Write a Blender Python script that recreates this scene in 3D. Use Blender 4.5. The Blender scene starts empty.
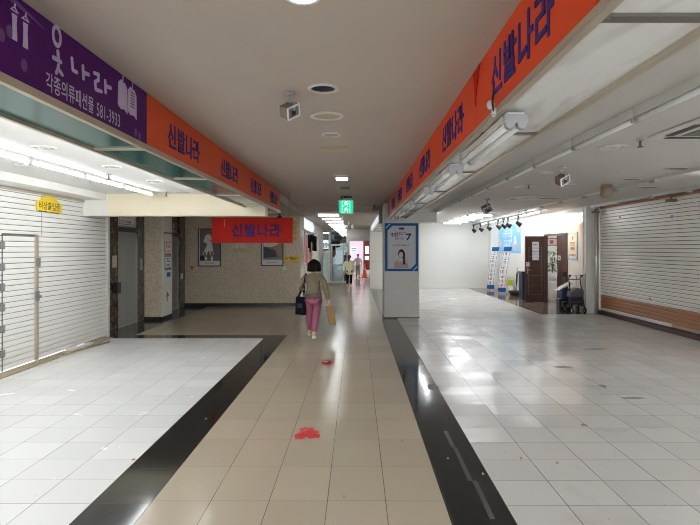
import bpy, bmesh, math, random
from mathutils import Vector, Matrix
random.seed(7)
sc = bpy.context.scene
COL = sc.collection
H = 1.72

# ---------------------------------------------------------------- camera, world, exposure
cam_d = bpy.data.cameras.new('camera')
cam_d.sensor_width = 36.0
cam_d.lens = 555 / 700 * 36
cam_d.shift_x = -0.010
cam_d.shift_y = -0.0193
cam_d.clip_end = 200
cam = bpy.data.objects.new('camera', cam_d)
COL.objects.link(cam)
cam.location = (0, 0, H)
cam.rotation_euler = (math.pi / 2, 0, 0)
sc.camera = cam

world = bpy.data.worlds.new('world')
sc.world = world
world.use_nodes = True
world.node_tree.nodes['Background'].inputs[0].default_value = (0.86, 0.93, 1.0, 1)
world.node_tree.nodes['Background'].inputs[1].default_value = 2.2

sc.view_settings.view_transform = 'Standard'
sc.view_settings.look = 'None'
sc.view_settings.gamma = 1.0
sc.view_settings.use_curve_mapping = False
sc.view_settings.exposure = 1.0
sc.cycles.use_denoising = True
sc.cycles.pixel_filter_type = 'BLACKMAN_HARRIS'
sc.cycles.filter_width = 1.0
sc.cycles.max_bounces = 10
sc.cycles.diffuse_bounces = 6
sc.cycles.sample_clamp_indirect = 6.0

TUBE = 20.0        # emission of the lit fluorescent tubes

# ---------------------------------------------------------------- materials
def new_mat(name):
    m = bpy.data.materials.new(name)
    m.use_nodes = True
    return m, m.node_tree, m.node_tree.nodes['Principled BSDF']

def mat(name, col, rough=0.5, metal=0.0, var=0.06, scale=6.0, bump=0.0, spec=0.5, coat=0.0, alpha=None):
    """plain surface with a slow noise in its colour"""
    m, nt, p = new_mat(name)
    tc = nt.nodes.new('ShaderNodeTexCoord')
    nz = nt.nodes.new('ShaderNodeTexNoise')
    nz.inputs['Scale'].default_value = scale
    nz.inputs['Detail'].default_value = 5
    nt.links.new(tc.outputs['Object'], nz.inputs['Vector'])
    mx = nt.nodes.new('ShaderNodeMix')
    mx.data_type = 'RGBA'
    mx.inputs['A'].default_value = (*[c * (1 - var) for c in col], 1)
    mx.inputs['B'].default_value = (*[min(1, c * (1 + var)) for c in col], 1)
    nt.links.new(nz.outputs['Fac'], mx.inputs['Factor'])
    nt.links.new(mx.outputs['Result'], p.inputs['Base Color'])
    p.inputs['Roughness'].default_value = rough
    p.inputs['Metallic'].default_value = metal
    p.inputs['Specular IOR Level'].default_value = spec
    p.inputs['Coat Weight'].default_value = coat
    if bump:
        b = nt.nodes.new('ShaderNodeBump')
        b.inputs['Strength'].default_value = bump
        b.inputs['Distance'].default_value = 0.01
        nt.links.new(nz.outputs['Fac'], b.inputs['Height'])
        nt.links.new(b.outputs['Normal'], p.inputs['Normal'])
    if alpha is not None:
        p.inputs['Alpha'].default_value = alpha
    return m

def emit(name, col, strength):
    m, nt, p = new_mat(name)
    p.inputs['Base Color'].default_value = (*col, 1)
    p.inputs['Emission Color'].default_value = (*col, 1)
    p.inputs['Emission Strength'].default_value = strength
    return m

def tiles(name, col, w, h, ox, oy, gap=0.004, gapcol=(0.12, 0.10, 0.08), rough=0.15, var=0.05, tilt=0.006,
          dirt=0.25, dirtcol=(0.30, 0.27, 0.22), spec=0.5, mottle=0.05, wear=None, gapvis=0.85):
    m, nt, p = new_mat(name)
    N, L = nt.nodes.new, nt.links.new
    geo = N('ShaderNodeNewGeometry')
    def vm(op, a, b=None):
        n = N('ShaderNodeVectorMath'); n.operation = op
        if isinstance(a, tuple): n.inputs[0].default_value = a
        else: L(a, n.inputs[0])
        if b is not None:
            if isinstance(b, tuple): n.inputs[1].default_value = b
            else: L(b, n.inputs[1])
        return n.outputs[0]
    def mm(op, a, b=None, c=None):
        n = N('ShaderNodeMath'); n.operation = op
        for i, x in enumerate((a, b, c)):
            if x is None: continue
            if isinstance(x, (int, float)): n.inputs[i].default_value = x
            else: L(x, n.inputs[i])
        return n.outputs[0]
    def mix(f, a, b):
        n = N('ShaderNodeMix'); n.data_type = 'RGBA'
        if isinstance(f, (int, float)): n.inputs['Factor'].default_value = f
        else: L(f, n.inputs['Factor'])
        for s, x in (('A', a), ('B', b)):
            if isinstance(x, tuple): n.inputs[s].default_value = (*x, 1)
            else: L(x, n.inputs[s])
        return n.outputs['Result']
    pos = geo.outputs['Position']
    q = vm('DIVIDE', vm('SUBTRACT', pos, (ox, oy, 0)), (w, h, 1))
    fl = vm('FLOOR', q); fr = vm('FRACTION', q)
    sep = N('ShaderNodeSeparateXYZ'); L(fr, sep.inputs[0])
    ex = mm('MULTIPLY', mm('MINIMUM', sep.outputs[0], mm('SUBTRACT', 1.0, sep.outputs[0])), w)
    ey = mm('MULTIPLY', mm('MINIMUM', sep.outputs[1], mm('SUBTRACT', 1.0, sep.outputs[1])), h)
    # joints are uneven: some lie almost flush
    jn = N('ShaderNodeTexNoise'); jn.inputs['Scale'].default_value = 1.7; L(pos, jn.inputs['Vector'])
    jw = mm('MULTIPLY', mm('ADD', jn.outputs['Fac'], 0.1), gap)
    line = mm('MAXIMUM', mm('LESS_THAN', ex, mm('MULTIPLY', jw, 0.95)), mm('LESS_THAN', ey, mm('MULTIPLY', jw, 0.75)))
    wn = N('ShaderNodeTexWhiteNoise'); wn.noise_dimensions = '2D'; L(fl, wn.inputs['Vector'])
    c1 = mix(wn.outputs['Value'], tuple(c * (1 - var) for c in col), tuple(min(1, c * (1 + var)) for c in col))
    nz = N('ShaderNodeTexNoise'); nz.inputs['Scale'].default_value = 3.0; nz.inputs['Detail'].default_value = 8
    L(pos, nz.inputs['Vector'])
    c2 = mix(mm('MULTIPLY', nz.outputs['Fac'], mottle * 4), c1, tuple(c * 0.72 for c in col))
    dn = N('ShaderNodeTexNoise'); dn.inputs['Scale'].default_value = 0.9; dn.inputs['Detail'].default_value = 10
    dn.inputs['Roughness'].default_value = 0.7
    L(pos, dn.inputs['Vector'])
    df = mm('MULTIPLY', mm('MAXIMUM', mm('SUBTRACT', dn.outputs['Fac'], 0.56), 0.0), dirt * 4)
    c3 = mix(df, c2, dirtcol)
    # small specks of grit
    sp = N('ShaderNodeTexVoronoi'); sp.inputs['Scale'].default_value = 5.0; L(pos, sp.inputs['Vector'])
    spk = mm('LESS_THAN', sp.outputs['Distance'], 0.035)
    c3 = mix(mm('MULTIPLY', spk, 0.55), c3, (0.08, 0.07, 0.05))
    c4 = mix(mm('MULTIPLY', line, gapvis), c3, gapcol)
    L(c4, p.inputs['Base Color'])
    r = mm('ADD', mm('MULTIPLY', nz.outputs['Fac'], 0.12), rough - 0.06)
    L(mm('MAXIMUM', r, mm('MULTIPLY', line, 0.8)), p.inputs['Roughness'])
    p.inputs['Specular IOR Level'].default_value = spec
    # each tile lies very slightly out of true
    rv = vm('SUBTRACT', wn.outputs['Color'], (0.5, 0.5, 0.5))
    rv = vm('MULTIPLY', rv, (tilt, tilt, 0))
    wob = N('ShaderNodeTexNoise'); wob.inputs['Scale'].default_value = 4.0; L(pos, wob.inputs['Vector'])
    wv = vm('MULTIPLY', vm('SUBTRACT', wob.outputs['Color'], (0.5, 0.5, 0.5)), (tilt * 1.2, tilt * 1.2, 0))
    L(vm('NORMALIZE', vm('ADD', geo.outputs['Normal'], vm('ADD', rv, wv))), p.inputs['Normal'])
    return m

def granite(name, cols, scale=60, rough=0.35, bw=0.0, joint=(0.9, 1.2)):
    m, nt, p = new_mat(name)
    N, L = nt.nodes.new, nt.links.new
    tc = N('ShaderNodeTexCoord')
    nz = N('ShaderNodeTexNoise'); nz.inputs['Scale'].default_value = scale; nz.inputs['Detail'].default_value = 6
    nz.inputs['Roughness'].default_value = 0.75
    L(tc.outputs['Object'], nz.inputs['Vector'])
    cr = N('ShaderNodeValToRGB')
    e = cr.color_ramp.elements
    e[0].position = 0.36; e[0].color = (*cols[0], 1)
    e[1].position = 0.66; e[1].color = (*cols[2], 1)
    k = e.new(0.5); k.color = (*cols[1], 1)
    L(nz.outputs['Fac'], cr.inputs['Fac'])
    L(cr.outputs['Color'], p.inputs['Base Color'])
    p.inputs['Roughness'].default_value = rough
    return m

def panel_mat(name, col, col2, rough, scale=2.0, lo=0.5, hi=0.75, alpha=None):
    """acrylic sheet with dusty smears"""
    m, nt, p = new_mat(name)
    N, L = nt.nodes.new, nt.links.new
    tc = N('ShaderNodeTexCoord')
    mp = N('ShaderNodeMapping'); mp.inputs['Scale'].default_value = (3.2, 0.8, 1)
    mp.inputs['Rotation'].default_value = (0, 0, 0.5)
    L(tc.outputs['Object'], mp.inputs['Vector'])
    nz = N('ShaderNodeTexNoise'); nz.inputs['Scale'].default_value = scale; nz.inputs['Detail'].default_value = 7
    nz.inputs['Distortion'].default_value = 1.2
    L(mp.outputs['Vector'], nz.inputs['Vector'])
    cr = N('ShaderNodeValToRGB')
    cr.color_ramp.elements[0].position = lo; cr.color_ramp.elements[0].color = (*col, 1)
    cr.color_ramp.elements[1].position = hi; cr.color_ramp.elements[1].color = (*col2, 1)
    L(nz.outputs['Fac'], cr.inputs['Fac'])
    L(cr.outputs['Color'], p.inputs['Base Color'])
    p.inputs['Roughness'].default_value = rough
    if alpha is not None:
        p.inputs['Alpha'].default_value = alpha
    return m

def glass(name, col=(0.85, 0.95, 0.93), rough=0.03, mixf=0.82):
    m = bpy.data.materials.new(name); m.use_nodes = True
    nt = m.node_tree; nt.nodes.clear()
    o = nt.nodes.new('ShaderNodeOutputMaterial'); mx = nt.nodes.new('ShaderNodeMixShader')
    t = nt.nodes.new('ShaderNodeBsdfTransparent'); g = nt.nodes.new('ShaderNodeBsdfGlossy')
    t.inputs[0].default_value = (*col, 1); g.inputs['Roughness'].default_value = rough
    g.inputs['Color'].default_value = (0.9, 0.95, 0.95, 1)
    mx.inputs[0].default_value = 1 - mixf
    nt.links.new(t.outputs[0], mx.inputs[1]); nt.links.new(g.outputs[0], mx.inputs[2])
    nt.links.new(mx.outputs[0], o.inputs[0])
    return m

M = {}
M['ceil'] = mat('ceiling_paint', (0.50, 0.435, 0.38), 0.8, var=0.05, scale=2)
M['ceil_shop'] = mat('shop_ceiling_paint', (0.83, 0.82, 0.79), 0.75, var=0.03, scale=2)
M['ceil_right'] = mat('dusty_ceiling_paint', (0.62, 0.60, 0.57), 0.75, var=0.06, scale=1.5)
M['wall_white'] = mat('white_wall_paint', (0.80, 0.79, 0.74), 0.6, var=0.04, scale=1.5)
M['wall_cream'] = mat('cream_wall_paint', (0.80, 0.72, 0.55), 0.6, var=0.05, scale=3)
M['wall_lit'] = mat('glossy_white_wall_sheet', (0.84, 0.83, 0.80), 0.12, var=0.02, scale=2)
M['granite'] = granite('beige_granite', ((0.47, 0.39, 0.27), (0.64, 0.55, 0.405), (0.80, 0.71, 0.55)), 26, 0.38)
M['marble'] = granite('dark_brown_marble', ((0.015, 0.010, 0.008), (0.06, 0.036, 0.026), (0.30, 0.24, 0.2)), 12, 0.12)
M['black_base'] = mat('black_skirting', (0.012, 0.012, 0.012), 0.25)
M['shutter'] = mat('white_shutter_enamel', (0.90, 0.89, 0.86), 0.33, var=0.03, scale=1.2)
M['shutter_r'] = mat('cream_shutter_enamel', (0.93, 0.90, 0.83), 0.3, var=0.04, scale=1.2)
M['terracotta'] = mat('terracotta_shutter_enamel', (0.46, 0.19, 0.075), 0.4, var=0.08, scale=3)
M['tan'] = mat('tan_shutter_enamel', (0.46, 0.36, 0.25), 0.45, var=0.08, scale=3)
M['gap'] = mat('dark_slat_gap', (0.06, 0.055, 0.05), 0.8)
M['maroon'] = mat('maroon_plinth', (0.07, 0.022, 0.02), 0.35)
M['alu'] = mat('bronze_aluminium', (0.55, 0.48, 0.38), 0.38, 0.55, var=0.06)
M['alu_grey'] = mat('grey_aluminium', (0.60, 0.58, 0.54), 0.4, 0.5, var=0.05)
M['alu_dark'] = mat('dark_aluminium', (0.17, 0.155, 0.135), 0.45, 0.3, var=0.06)
M['chrome'] = mat('chrome_post', (0.80, 0.77, 0.72), 0.25, 0.55, var=0.03)
M['steel'] = mat('brushed_steel', (0.33, 0.34, 0.33), 0.42, 0.7, var=0.05)
M['teal'] = panel_mat('teal_acrylic', (0.008, 0.125, 0.115), (0.06, 0.19, 0.18), 0.16, 0.9, 0.52, 0.72)
M['smoke'] = panel_mat('clouded_white_acrylic', (0.86, 0.87, 0.86), (0.50, 0.49, 0.46), 0.22, 1.3, 0.50, 0.80)
M['purple'] = panel_mat('purple_vinyl', (0.075, 0.007, 0.125), (0.066, 0.006, 0.11), 0.5, 3, 0.3, 0.7)
M['purple'].node_tree.nodes['Principled BSDF'].inputs['Specular IOR Level'].default_value = .15
M['purple_light'] = mat('pale_purple_print', (0.15, 0.07, 0.21), 0.5, spec=.2)
M['orange_l'] = mat('orange_vinyl', (0.62, 0.085, 0.022), 0.5, var=0.06, scale=4, spec=.2)
M['orange_r'] = mat('bright_orange_vinyl', (0.72, 0.065, 0.012), 0.5, var=0.06, scale=4, spec=.2)
M['red_banner'] = mat('red_orange_banner', (0.50, 0.016, 0.008), 0.55, var=0.05, scale=4, spec=.15)
M['pennant'] = mat('red_vinyl_scrap', (0.50, 0.004, 0.003), 0.5, spec=.1)
M['ink'] = mat('blue_violet_ink', (0.040, 0.020, 0.16), 0.55, spec=.2)
M['lilac'] = mat('pale_lilac_ink', (0.50, 0.45, 0.62), 0.5, spec=.2)
M['white'] = mat('white_plastic', (0.80, 0.80, 0.78), 0.35, var=0.02)
M['paper'] = mat('white_paper', (0.78, 0.78, 0.76), 0.6, var=0.02)
M['greywhite'] = mat('aged_white_metal', (0.66, 0.65, 0.61), 0.35, var=0.05)
M['tube_off'] = mat('unlit_tube_glass', (0.88, 0.89, 0.88), 0.3, var=0.02)
M['grey'] = mat('grey_plastic', (0.40, 0.40, 0.41), 0.5)
M['black'] = mat('black_plastic', (0.012, 0.012, 0.013), 0.4)
M['brown_metal'] = mat('brown_floodlight_metal', (0.20, 0.155, 0.115), 0.45, 0.2)
M['lamp_glass'] = mat('floodlight_glass', (0.30, 0.31, 0.33), 0.08, 0.3)
M['beige_pl'] = mat('beige_plastic', (0.50, 0.42, 0.28), 0.5)
M['tan_pl'] = mat('tan_plastic', (0.32, 0.25, 0.17), 0.5)
M['yellow'] = mat('yellow_sign_plastic', (0.83, 0.60, 0.015), 0.4)
M['amber'] = mat('amber_sign_plastic', (0.90, 0.58, 0.02), 0.45)
M['blue'] = mat('blue_printed_border', (0.012, 0.10, 0.30), 0.5, spec=.2)
M['skyblue'] = mat('sky_blue_banner', (0.22, 0.56, 0.86), 0.5)
M['green'] = mat('green_print', (0.30, 0.62, 0.38), 0.5)
M['red'] = mat('red_print', (0.55, 0.05, 0.06), 0.45)
M['pink'] = mat('pink_print', (0.85, 0.42, 0.42), 0.5)
M['darkred'] = mat('dark_red_sign', (0.16, 0.015, 0.02), 0.4)
M['door_brown'] = mat('dark_brown_door', (0.070, 0.036, 0.026), 0.35, var=0.12, scale=9)
M['brown_groove'] = mat('door_groove', (0.20, 0.13, 0.10), 0.5)
M['skin'] = mat('skin', (0.62, 0.40, 0.30), 0.55)
M['hair'] = mat('black_hair', (0.006, 0.005, 0.005), 0.75, spec=.15)
M['hair_b'] = mat('dark_brown_hair', (0.045, 0.025, 0.018), 0.5)
M['taupe'] = mat('taupe_jacket_cloth', (0.23, 0.185, 0.125), 0.85, var=0.15, scale=25, bump=0.3)
M['magenta'] = mat('dusty_pink_trouser_cloth', (0.37, 0.11, 0.18), 0.85, var=0.12, scale=20, bump=0.3)
M['cream_coat'] = mat('cream_coat_cloth', (0.90, 0.88, 0.62), 0.85, var=0.05, scale=20, bump=0.2)
M['blackcloth'] = mat('black_cloth', (0.006, 0.006, 0.007), 0.9, spec=.15)
M['greycloth'] = mat('grey_trouser_cloth', (0.30, 0.30, 0.34), 0.85)
M['palecloth'] = mat('pale_lilac_shirt_cloth', (0.62, 0.60, 0.72), 0.85)
M['tote'] = mat('black_tote_cloth', (0.006, 0.007, 0.011), 0.85, spec=.15)
M['kraft'] = mat('brown_kraft_paper', (0.36, 0.23, 0.10), 0.75, var=0.1, scale=15)
M['shoe'] = mat('white_shoe', (0.75, 0.74, 0.72), 0.5)
M['pinkcloth'] = mat('pink_garment_cloth', (0.80, 0.36, 0.42), 0.85, var=0.1, scale=12)
M['tancloth'] = mat('tan_garment_cloth', (0.48, 0.33, 0.19), 0.85)
M['navy'] = mat('navy_cloth', (0.012, 0.018, 0.05), 0.6)
M['navy2'] = mat('deep_blue_cloth', (0.012, 0.03, 0.12), 0.6)
M['greyfab'] = mat('grey_bag_cloth', (0.13, 0.12, 0.125), 0.8, var=0.1)
M['orange_cone'] = mat('orange_cone_plastic', (0.85, 0.12, 0.05), 0.4)
M['leaf'] = mat('green_leaf', (0.06, 0.22, 0.03), 0.45, var=0.3, scale=8)
M['lime'] = mat('lime_plastic', (0.50, 0.58, 0.05), 0.45)
M['bark'] = mat('brown_stem', (0.12, 0.07, 0.04), 0.7)
M['redtape'] = mat('red_tape_residue', (0.62, 0.035, 0.045), 0.5, var=0.35, scale=30)
M['brownbit'] = mat('brown_worn_vinyl', (0.07, 0.03, 0.02), 0.6)
M['yellowleaf'] = mat('dry_leaf', (0.40, 0.26, 0.05), 0.7)
M['scuff'] = mat('grey_adhesive_smear', (0.20, 0.195, 0.19), 0.6, var=0.3, scale=25)
M['film'] = mat('clear_film', (0.62, 0.62, 0.60), 0.2, var=0.2, scale=20)
M['rubble'] = mat('broken_tile', (0.68, 0.64, 0.58), 0.8)
M['wood_sill'] = mat('dusty_sill', (0.38, 0.31, 0.22), 0.7, var=0.15, scale=6)
M['gold'] = mat('gold_letters', (0.60, 0.42, 0.08), 0.4)
M['greypr'] = mat('grey_print', (0.16, 0.16, 0.17), 0.5)
M['posterbg'] = mat('grey_violet_print', (0.17, 0.15, 0.16), 0.3)
M['tan_print'] = mat('tan_print', (0.72, 0.66, 0.50), 0.3)
M['skin_print'] = mat('brown_print', (0.36, 0.17, 0.09), 0.3)
M['tape_grey'] = mat('grey_tape_remains', (0.055, 0.055, 0.055), 0.5, var=.3, scale=25)
M['curtain'] = mat('dark_curtain', (0.03, 0.036, 0.042), 0.7)
M['glass'] = glass('shop_glass', (0.62, 0.70, 0.70), 0.0, 0.92)
M['glassg'] = glass('frosted_green_glass', (0.70, 0.86, 0.80), 0.3, 0.6)
M['tube_on'] = emit('lit_tube', (0.93, 0.97, 1.0), TUBE)
M['tube_far'] = emit('lit_tube_far', (0.95, 0.98, 1.0), 11.0)
M['tube_shop'] = emit('lit_tube_empty_shop', (0.92, 0.96, 1.0), TUBE * 1.5)
M['downlight_on'] = emit('lit_downlight', (0.85, 0.90, 1.0), 9)
M['square_on'] = emit('lit_square_light', (0.88, 0.92, 1.0), 3.0)
M['exit_on'] = emit('lit_green_exit_panel', (0.0, 0.60, 0.34), 0.45)
M['exit_white'] = emit('lit_white_exit_figure', (0.65, 1.0, 0.82), 0.45)
M['sign_on'] = emit('lit_white_sign_face', (0.80, 0.88, 1.0), 0.32)
M['screen_on'] = emit('lit_pale_shop_sign', (0.70, 0.90, 0.95), 0.38)
M['pink_on'] = emit('lit_pink_shop_front', (1.0, 0.68, 0.84), 0.22)
# floors
GY = 3.75
M['f_cor'] = tiles('beige_polished_tiles', (0.475, 0.405, 0.315), 0.398, 0.606, 0.594, GY + 0.04, 0.0046, (0.07, 0.06, 0.045), rough=0.17, tilt=0.004, dirt=0.10, gapvis=0.8, spec=.14)
M['f_left'] = tiles('white_glazed_tiles', (0.84, 0.845, 0.84), 0.392, 0.397, -1.796, GY, 0.0052, (0.10, 0.085, 0.07), rough=0.25, tilt=0.003, dirt=0.05, mottle=0.012, gapvis=.75)
M['f_right'] = tiles('worn_white_tiles', (0.70, 0.68, 0.66), 0.412, 0.404, 1.0, GY - 0.03, 0.0056, (0.08, 0.07, 0.06), rough=0.22, tilt=0.055, dirt=0.40, var=0.05, gapvis=.85, spec=.5)
M['f_black'] = tiles('black_granite_strip', (0.016, 0.016, 0.017), 0.4, 0.6, -1.796, GY, 0.003, (0.05, 0.05, 0.05), rough=0.10, tilt=0.004, var=0.25, dirt=0.12, dirtcol=(0.07, 0.07, 0.07))
M['f_dark'] = tiles('dark_lobby_granite', (0.045, 0.043, 0.041), 0.6, 0.6, 0, 0.3, 0.003, (0.02, 0.02, 0.02), rough=0.14, dirt=0.2)
M['f_brown'] = tiles('brown_speckled_tiles', (0.22, 0.155, 0.12), 0.3, 0.3, 0.05, 0.1, 0.005, (0.06, 0.05, 0.04), rough=0.10, var=0.12, tilt=0.006)

# ---------------------------------------------------------------- geometry helpers
WORLDLOC = {}
X_, Y_, Z_ = Vector((1, 0, 0)), Vector((0, 1, 0)), Vector((0, 0, 1))

class Fr:
    """a plane in the room: origin, across, up; n looks out of it"""
    def __init__(s, o, u, v=(0, 0, 1)):
        s.o, s.u, s.v = Vector(o), Vector(u).normalized(), Vector(v).normalized()
        s.n = s.u.cross(s.v)
    def p(s, a, b, c=0.0):
        return s.o + s.u * a + s.v * b + s.n * c

def face_px(o): return Fr(o, (0, 1, 0))       # faces +X
def face_nx(o): return Fr(o, (0, -1, 0))      # faces -X
def face_ny(o): return Fr(o, (1, 0, 0))       # faces -Y (towards the camera)
def face_up(o): return Fr(o, (1, 0, 0), (0, 1, 0))
def face_down(o): return Fr(o, (1, 0, 0), (0, -1, 0))

class B:
    def __init__(s):
        s.v, s.f, s.mi, s.sm = [], [], [], []
    def add(s, vs, fs, mi=0, smooth=False):
        k = len(s.v)
        s.v += [Vector(q) for q in vs]
        for f in fs:
            s.f.append([k + i for i in f]); s.mi.append(mi); s.sm.append(smooth)
        return s
    def box(s, x0, y0, z0, x1, y1, z1, mi=0):
        return s.fb(Fr((0, 0, 0), (1, 0, 0), (0, 1, 0)), x0, y0, z0, x1, y1, z1, mi)
    def fb(s, fr, a0, b0, c0, a1, b1, c1, mi=0):
        vs = [fr.p(a, b, c) for c in (c0, c1) for b in (b0, b1) for a in (a0, a1)]
        return s.add(vs, [(0, 2, 3, 1), (4, 5, 7, 6), (0, 1, 5, 4), (2, 6, 7, 3), (0, 4, 6, 2), (1, 3, 7, 5)], mi)
    def poly(s, fr, pts, c0, c1, mi=0):
        n = len(pts)
        vs = [fr.p(a, b, c0) for a, b in pts] + [fr.p(a, b, c1) for a, b in pts]
        fs = [tuple(range(n - 1, -1, -1)), tuple(range(n, 2 * n))] + [(i, (i + 1) % n, n + (i + 1) % n, n + i) for i in range(n)]
        return s.add(vs, fs, mi)
    def ell(s, fr, a, b, ra, rb, c0, c1, n=20, mi=0):
        return s.poly(fr, [(a + ra * math.cos(t * 2 * math.pi / n), b + rb * math.sin(t * 2 * math.pi / n)) for t in range(n)], c0, c1, mi)
    def ring(s, fr, a, b, r0, r1, c0, c1, n=24, mi=0, sx=1.0):
        vs, fs = [], []
        for t in range(n):
            cs, sn = math.cos(t * 2 * math.pi / n), math.sin(t * 2 * math.pi / n)
            for r, c in ((r0, c0), (r1, c0), (r1, c1), (r0, c1)):
                vs.append(fr.p(a + r * cs * sx, b + r * sn, c))
        for t in range(n):
            u = (t + 1) % n
            for k in range(4):
                fs.append((t * 4 + k, t * 4 + (k + 1) % 4, u * 4 + (k + 1) % 4, u * 4 + k))
        return s.add(vs, fs, mi)
    def cyl(s, p0, p1, r0, r1=None, n=12, mi=0):
        p0, p1 = Vector(p0), Vector(p1); r1 = r0 if r1 is None else r1
        d = (p1 - p0).normalized()
        a = d.orthogonal().normalized(); b = d.cross(a)
        vs = [p + (a * math.cos(t * 2 * math.pi / n) + b * math.sin(t * 2 * math.pi / n)) * r for p, r in ((p0, r0), (p1, r1)) for t in range(n)]
        fs = [(t, (t + 1) % n, n + (t + 1) % n, n + t) for t in range(n)]
        s.add(vs, fs, mi, True)
        k = len(s.v) - 2 * n
        s.f += [[k + t for t in range(n - 1, -1, -1)], [k + n + t for t in range(n)]]; s.mi += [mi, mi]; s.sm += [False, False]
        return s
    def tube(s, pts, r, n=8, mi=0):
        for a, b in zip(pts, pts[1:]): s.cyl(a, b, r, n=n, mi=mi)
        for q in pts[1:-1]: s.sph(q, (r, r, r), 8, 5, mi)
        return s
    def sph(s, c, r, nu=14, nv=9, mi=0):
        c = Vector(c); vs, fs = [], []
        for j in range(nv + 1):
            th = math.pi * j / nv
            for i in range(nu):
                ph = 2 * math.pi * i / nu
                vs.append(c + Vector((r[0] * math.sin(th) * math.cos(ph), r[1] * math.sin(th) * math.sin(ph), r[2] * math.cos(th))))
        for j in range(nv):
            for i in range(nu):
                fs.append((j * nu + i, (j + 1) * nu + i, (j + 1) * nu + (i + 1) % nu, j * nu + (i + 1) % nu))
        return s.add(vs, fs, mi, True)
    def lathe(s, c, prof, n=20, mi=0, axis=None):
        c = Vector(c); d = Vector(axis or (0, 0, 1)).normalized()
        a = d.orthogonal().normalized(); b = d.cross(a)
        vs = [c + d * z + (a * math.cos(t * 2 * math.pi / n) + b * math.sin(t * 2 * math.pi / n)) * r for r, z in prof for t in range(n)]
        fs = [(j * n + t, j * n + (t + 1) % n, (j + 1) * n + (t + 1) % n, (j + 1) * n + t) for j in range(len(prof) - 1) for t in range(n)]
        return s.add(vs, fs, mi, True)
    def stroke(s, fr, pts, w, c0, c1_, mi=0, round_=False):
        c1 = c1_
        for (a0, b0), (a1, b1) in zip(pts, pts[1:]):
            d = Vector((a1 - a0, b1 - b0)); L = d.length
            if L < 1e-6: continue
            d /= L; q = Vector((-d.y, d.x)) * w / 2; e = d * (0 if round_ else w / 2); s.k = (getattr(s, 'k', 0) + 1) % 12; c1 = c1_ + s.k * .0004
            s.poly(fr, [(a0 - e.x + q.x, b0 - e.y + q.y), (a0 - e.x - q.x, b0 - e.y - q.y), (a1 + e.x - q.x, b1 + e.y - q.y), (a1 + e.x + q.x, b1 + e.y + q.y)], c0, c1, mi)
        if round_:
            for a, b in pts: s.ell(fr, a, b, w / 2, w / 2, c0, c1, 10, mi)
        return s
    def fin(s, name, mats, parent=None, loc=None, bevel=0.0, rot=None):
        me = bpy.data.meshes.new(name)
        if parent is not None:
            base = WORLDLOC[parent.name]
        else:
            if loc is None:
                lo = Vector([min(q[i] for q in s.v) for i in range(3)]); hi = Vector([max(q[i] for q in s.v) for i in range(3)])
                loc = Vector(((lo.x + hi.x) / 2, (lo.y + hi.y) / 2, lo.z))
            base = Vector(loc)
        me.from_pydata([tuple(q - base) for q in s.v], [], s.f)
        mats = mats if isinstance(mats, (list, tuple)) else [mats]
        for m in mats: me.materials.append(m)
        me.polygons.foreach_set('material_index', s.mi)
        me.polygons.foreach_set('use_smooth', s.sm)
        bm = bmesh.new(); bm.from_mesh(me); bmesh.ops.recalc_face_normals(bm, faces=bm.faces); bm.to_mesh(me); bm.free()
        o = bpy.data.objects.new(name, me); COL.objects.link(o)
        WORLDLOC[o.name] = base.copy()
        if parent is not None: o.parent = parent
        else: o.location = base
        if bevel:
            bv = o.modifiers.new('bevel', 'BEVEL'); bv.width = bevel; bv.segments = 2; bv.limit_method = 'ANGLE'
        return o

def tag(o, label, cat, group=None):
    o['label'] = label; o['category'] = cat
    if group: o['group'] = group
    return o

def thing(name, label, cat, loc, group=None):
    o = bpy.data.objects.new(name, None); COL.objects.link(o)
    o.empty_display_size = 0.1
    o.location = loc; WORLDLOC[o.name] = Vector(loc)
    return tag(o, label, cat, group)

def struct(o, label=None):
    o['kind'] = 'structure'
    if label: o['label'] = label
    return o

def dup(o, d, label=None, group=None, parent=None):
    """a thing and each of its parts and sub-parts, moved by d"""
    c = o.copy(); COL.objects.link(c)
    if parent is not None:
        c.parent = parent
        WORLDLOC[c.name] = WORLDLOC[parent.name]
    else:
        c.location = o.location + Vector(d)
        WORLDLOC[c.name] = Vector(c.location)
    if label: c['label'] = label
    if group: c['group'] = group
    for ch in list(o.children): dup(ch, d, parent=c)
    return c

ORD = ['first', 'second', 'third', 'fourth', 'fifth', 'sixth', 'seventh', 'eighth', 'ninth', 'tenth', 'eleventh', 'twelfth', 'thirteenth', 'fourteenth']

# lettering ---------------------------------------------------------
GL = {
 'sin': [[(.30, .98), (.30, .78), (.05, .42)], [(.30, .78), (.55, .46)], [(.85, 1), (.85, .28)], [(.18, .32), (.18, .04), (.95, .04)]],
 'bal': [[(.08, 1), (.08, .54), (.5, .54), (.5, 1)], [(.08, .78), (.5, .78)], [(.80, 1), (.80, .46)], [(.80, .74), (1.0, .74)],
         [(.12, .36), (.84, .36), (.84, .2), (.12, .2), (.12, .04), (.92, .04)]],
 'na': [[(.08, .95), (.08, .14), (.58, .22)], [(.78, 1), (.78, 0)], [(.78, .52), (1.02, .52)]],
 'ra': [[(.05, .93), (.52, .93), (.52, .56), (.05, .56), (.05, .12), (.60, .16)], [(.78, 1), (.78, 0)], [(.78, .52), (1.02, .52)]],
}
def sinbalnara(b, fr, a0, b0, w, h, stroke, c0, c1, mi=0, adv=None):
    cw = w / 4
    for i, g in enumerate(('sin', 'bal', 'na', 'ra')):
        for pl in GL[g]:
            b.stroke(fr, [(a0 + (i + x * 0.80) * cw, b0 + y * h) for x, y in pl], stroke, c0, c1, mi)

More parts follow.
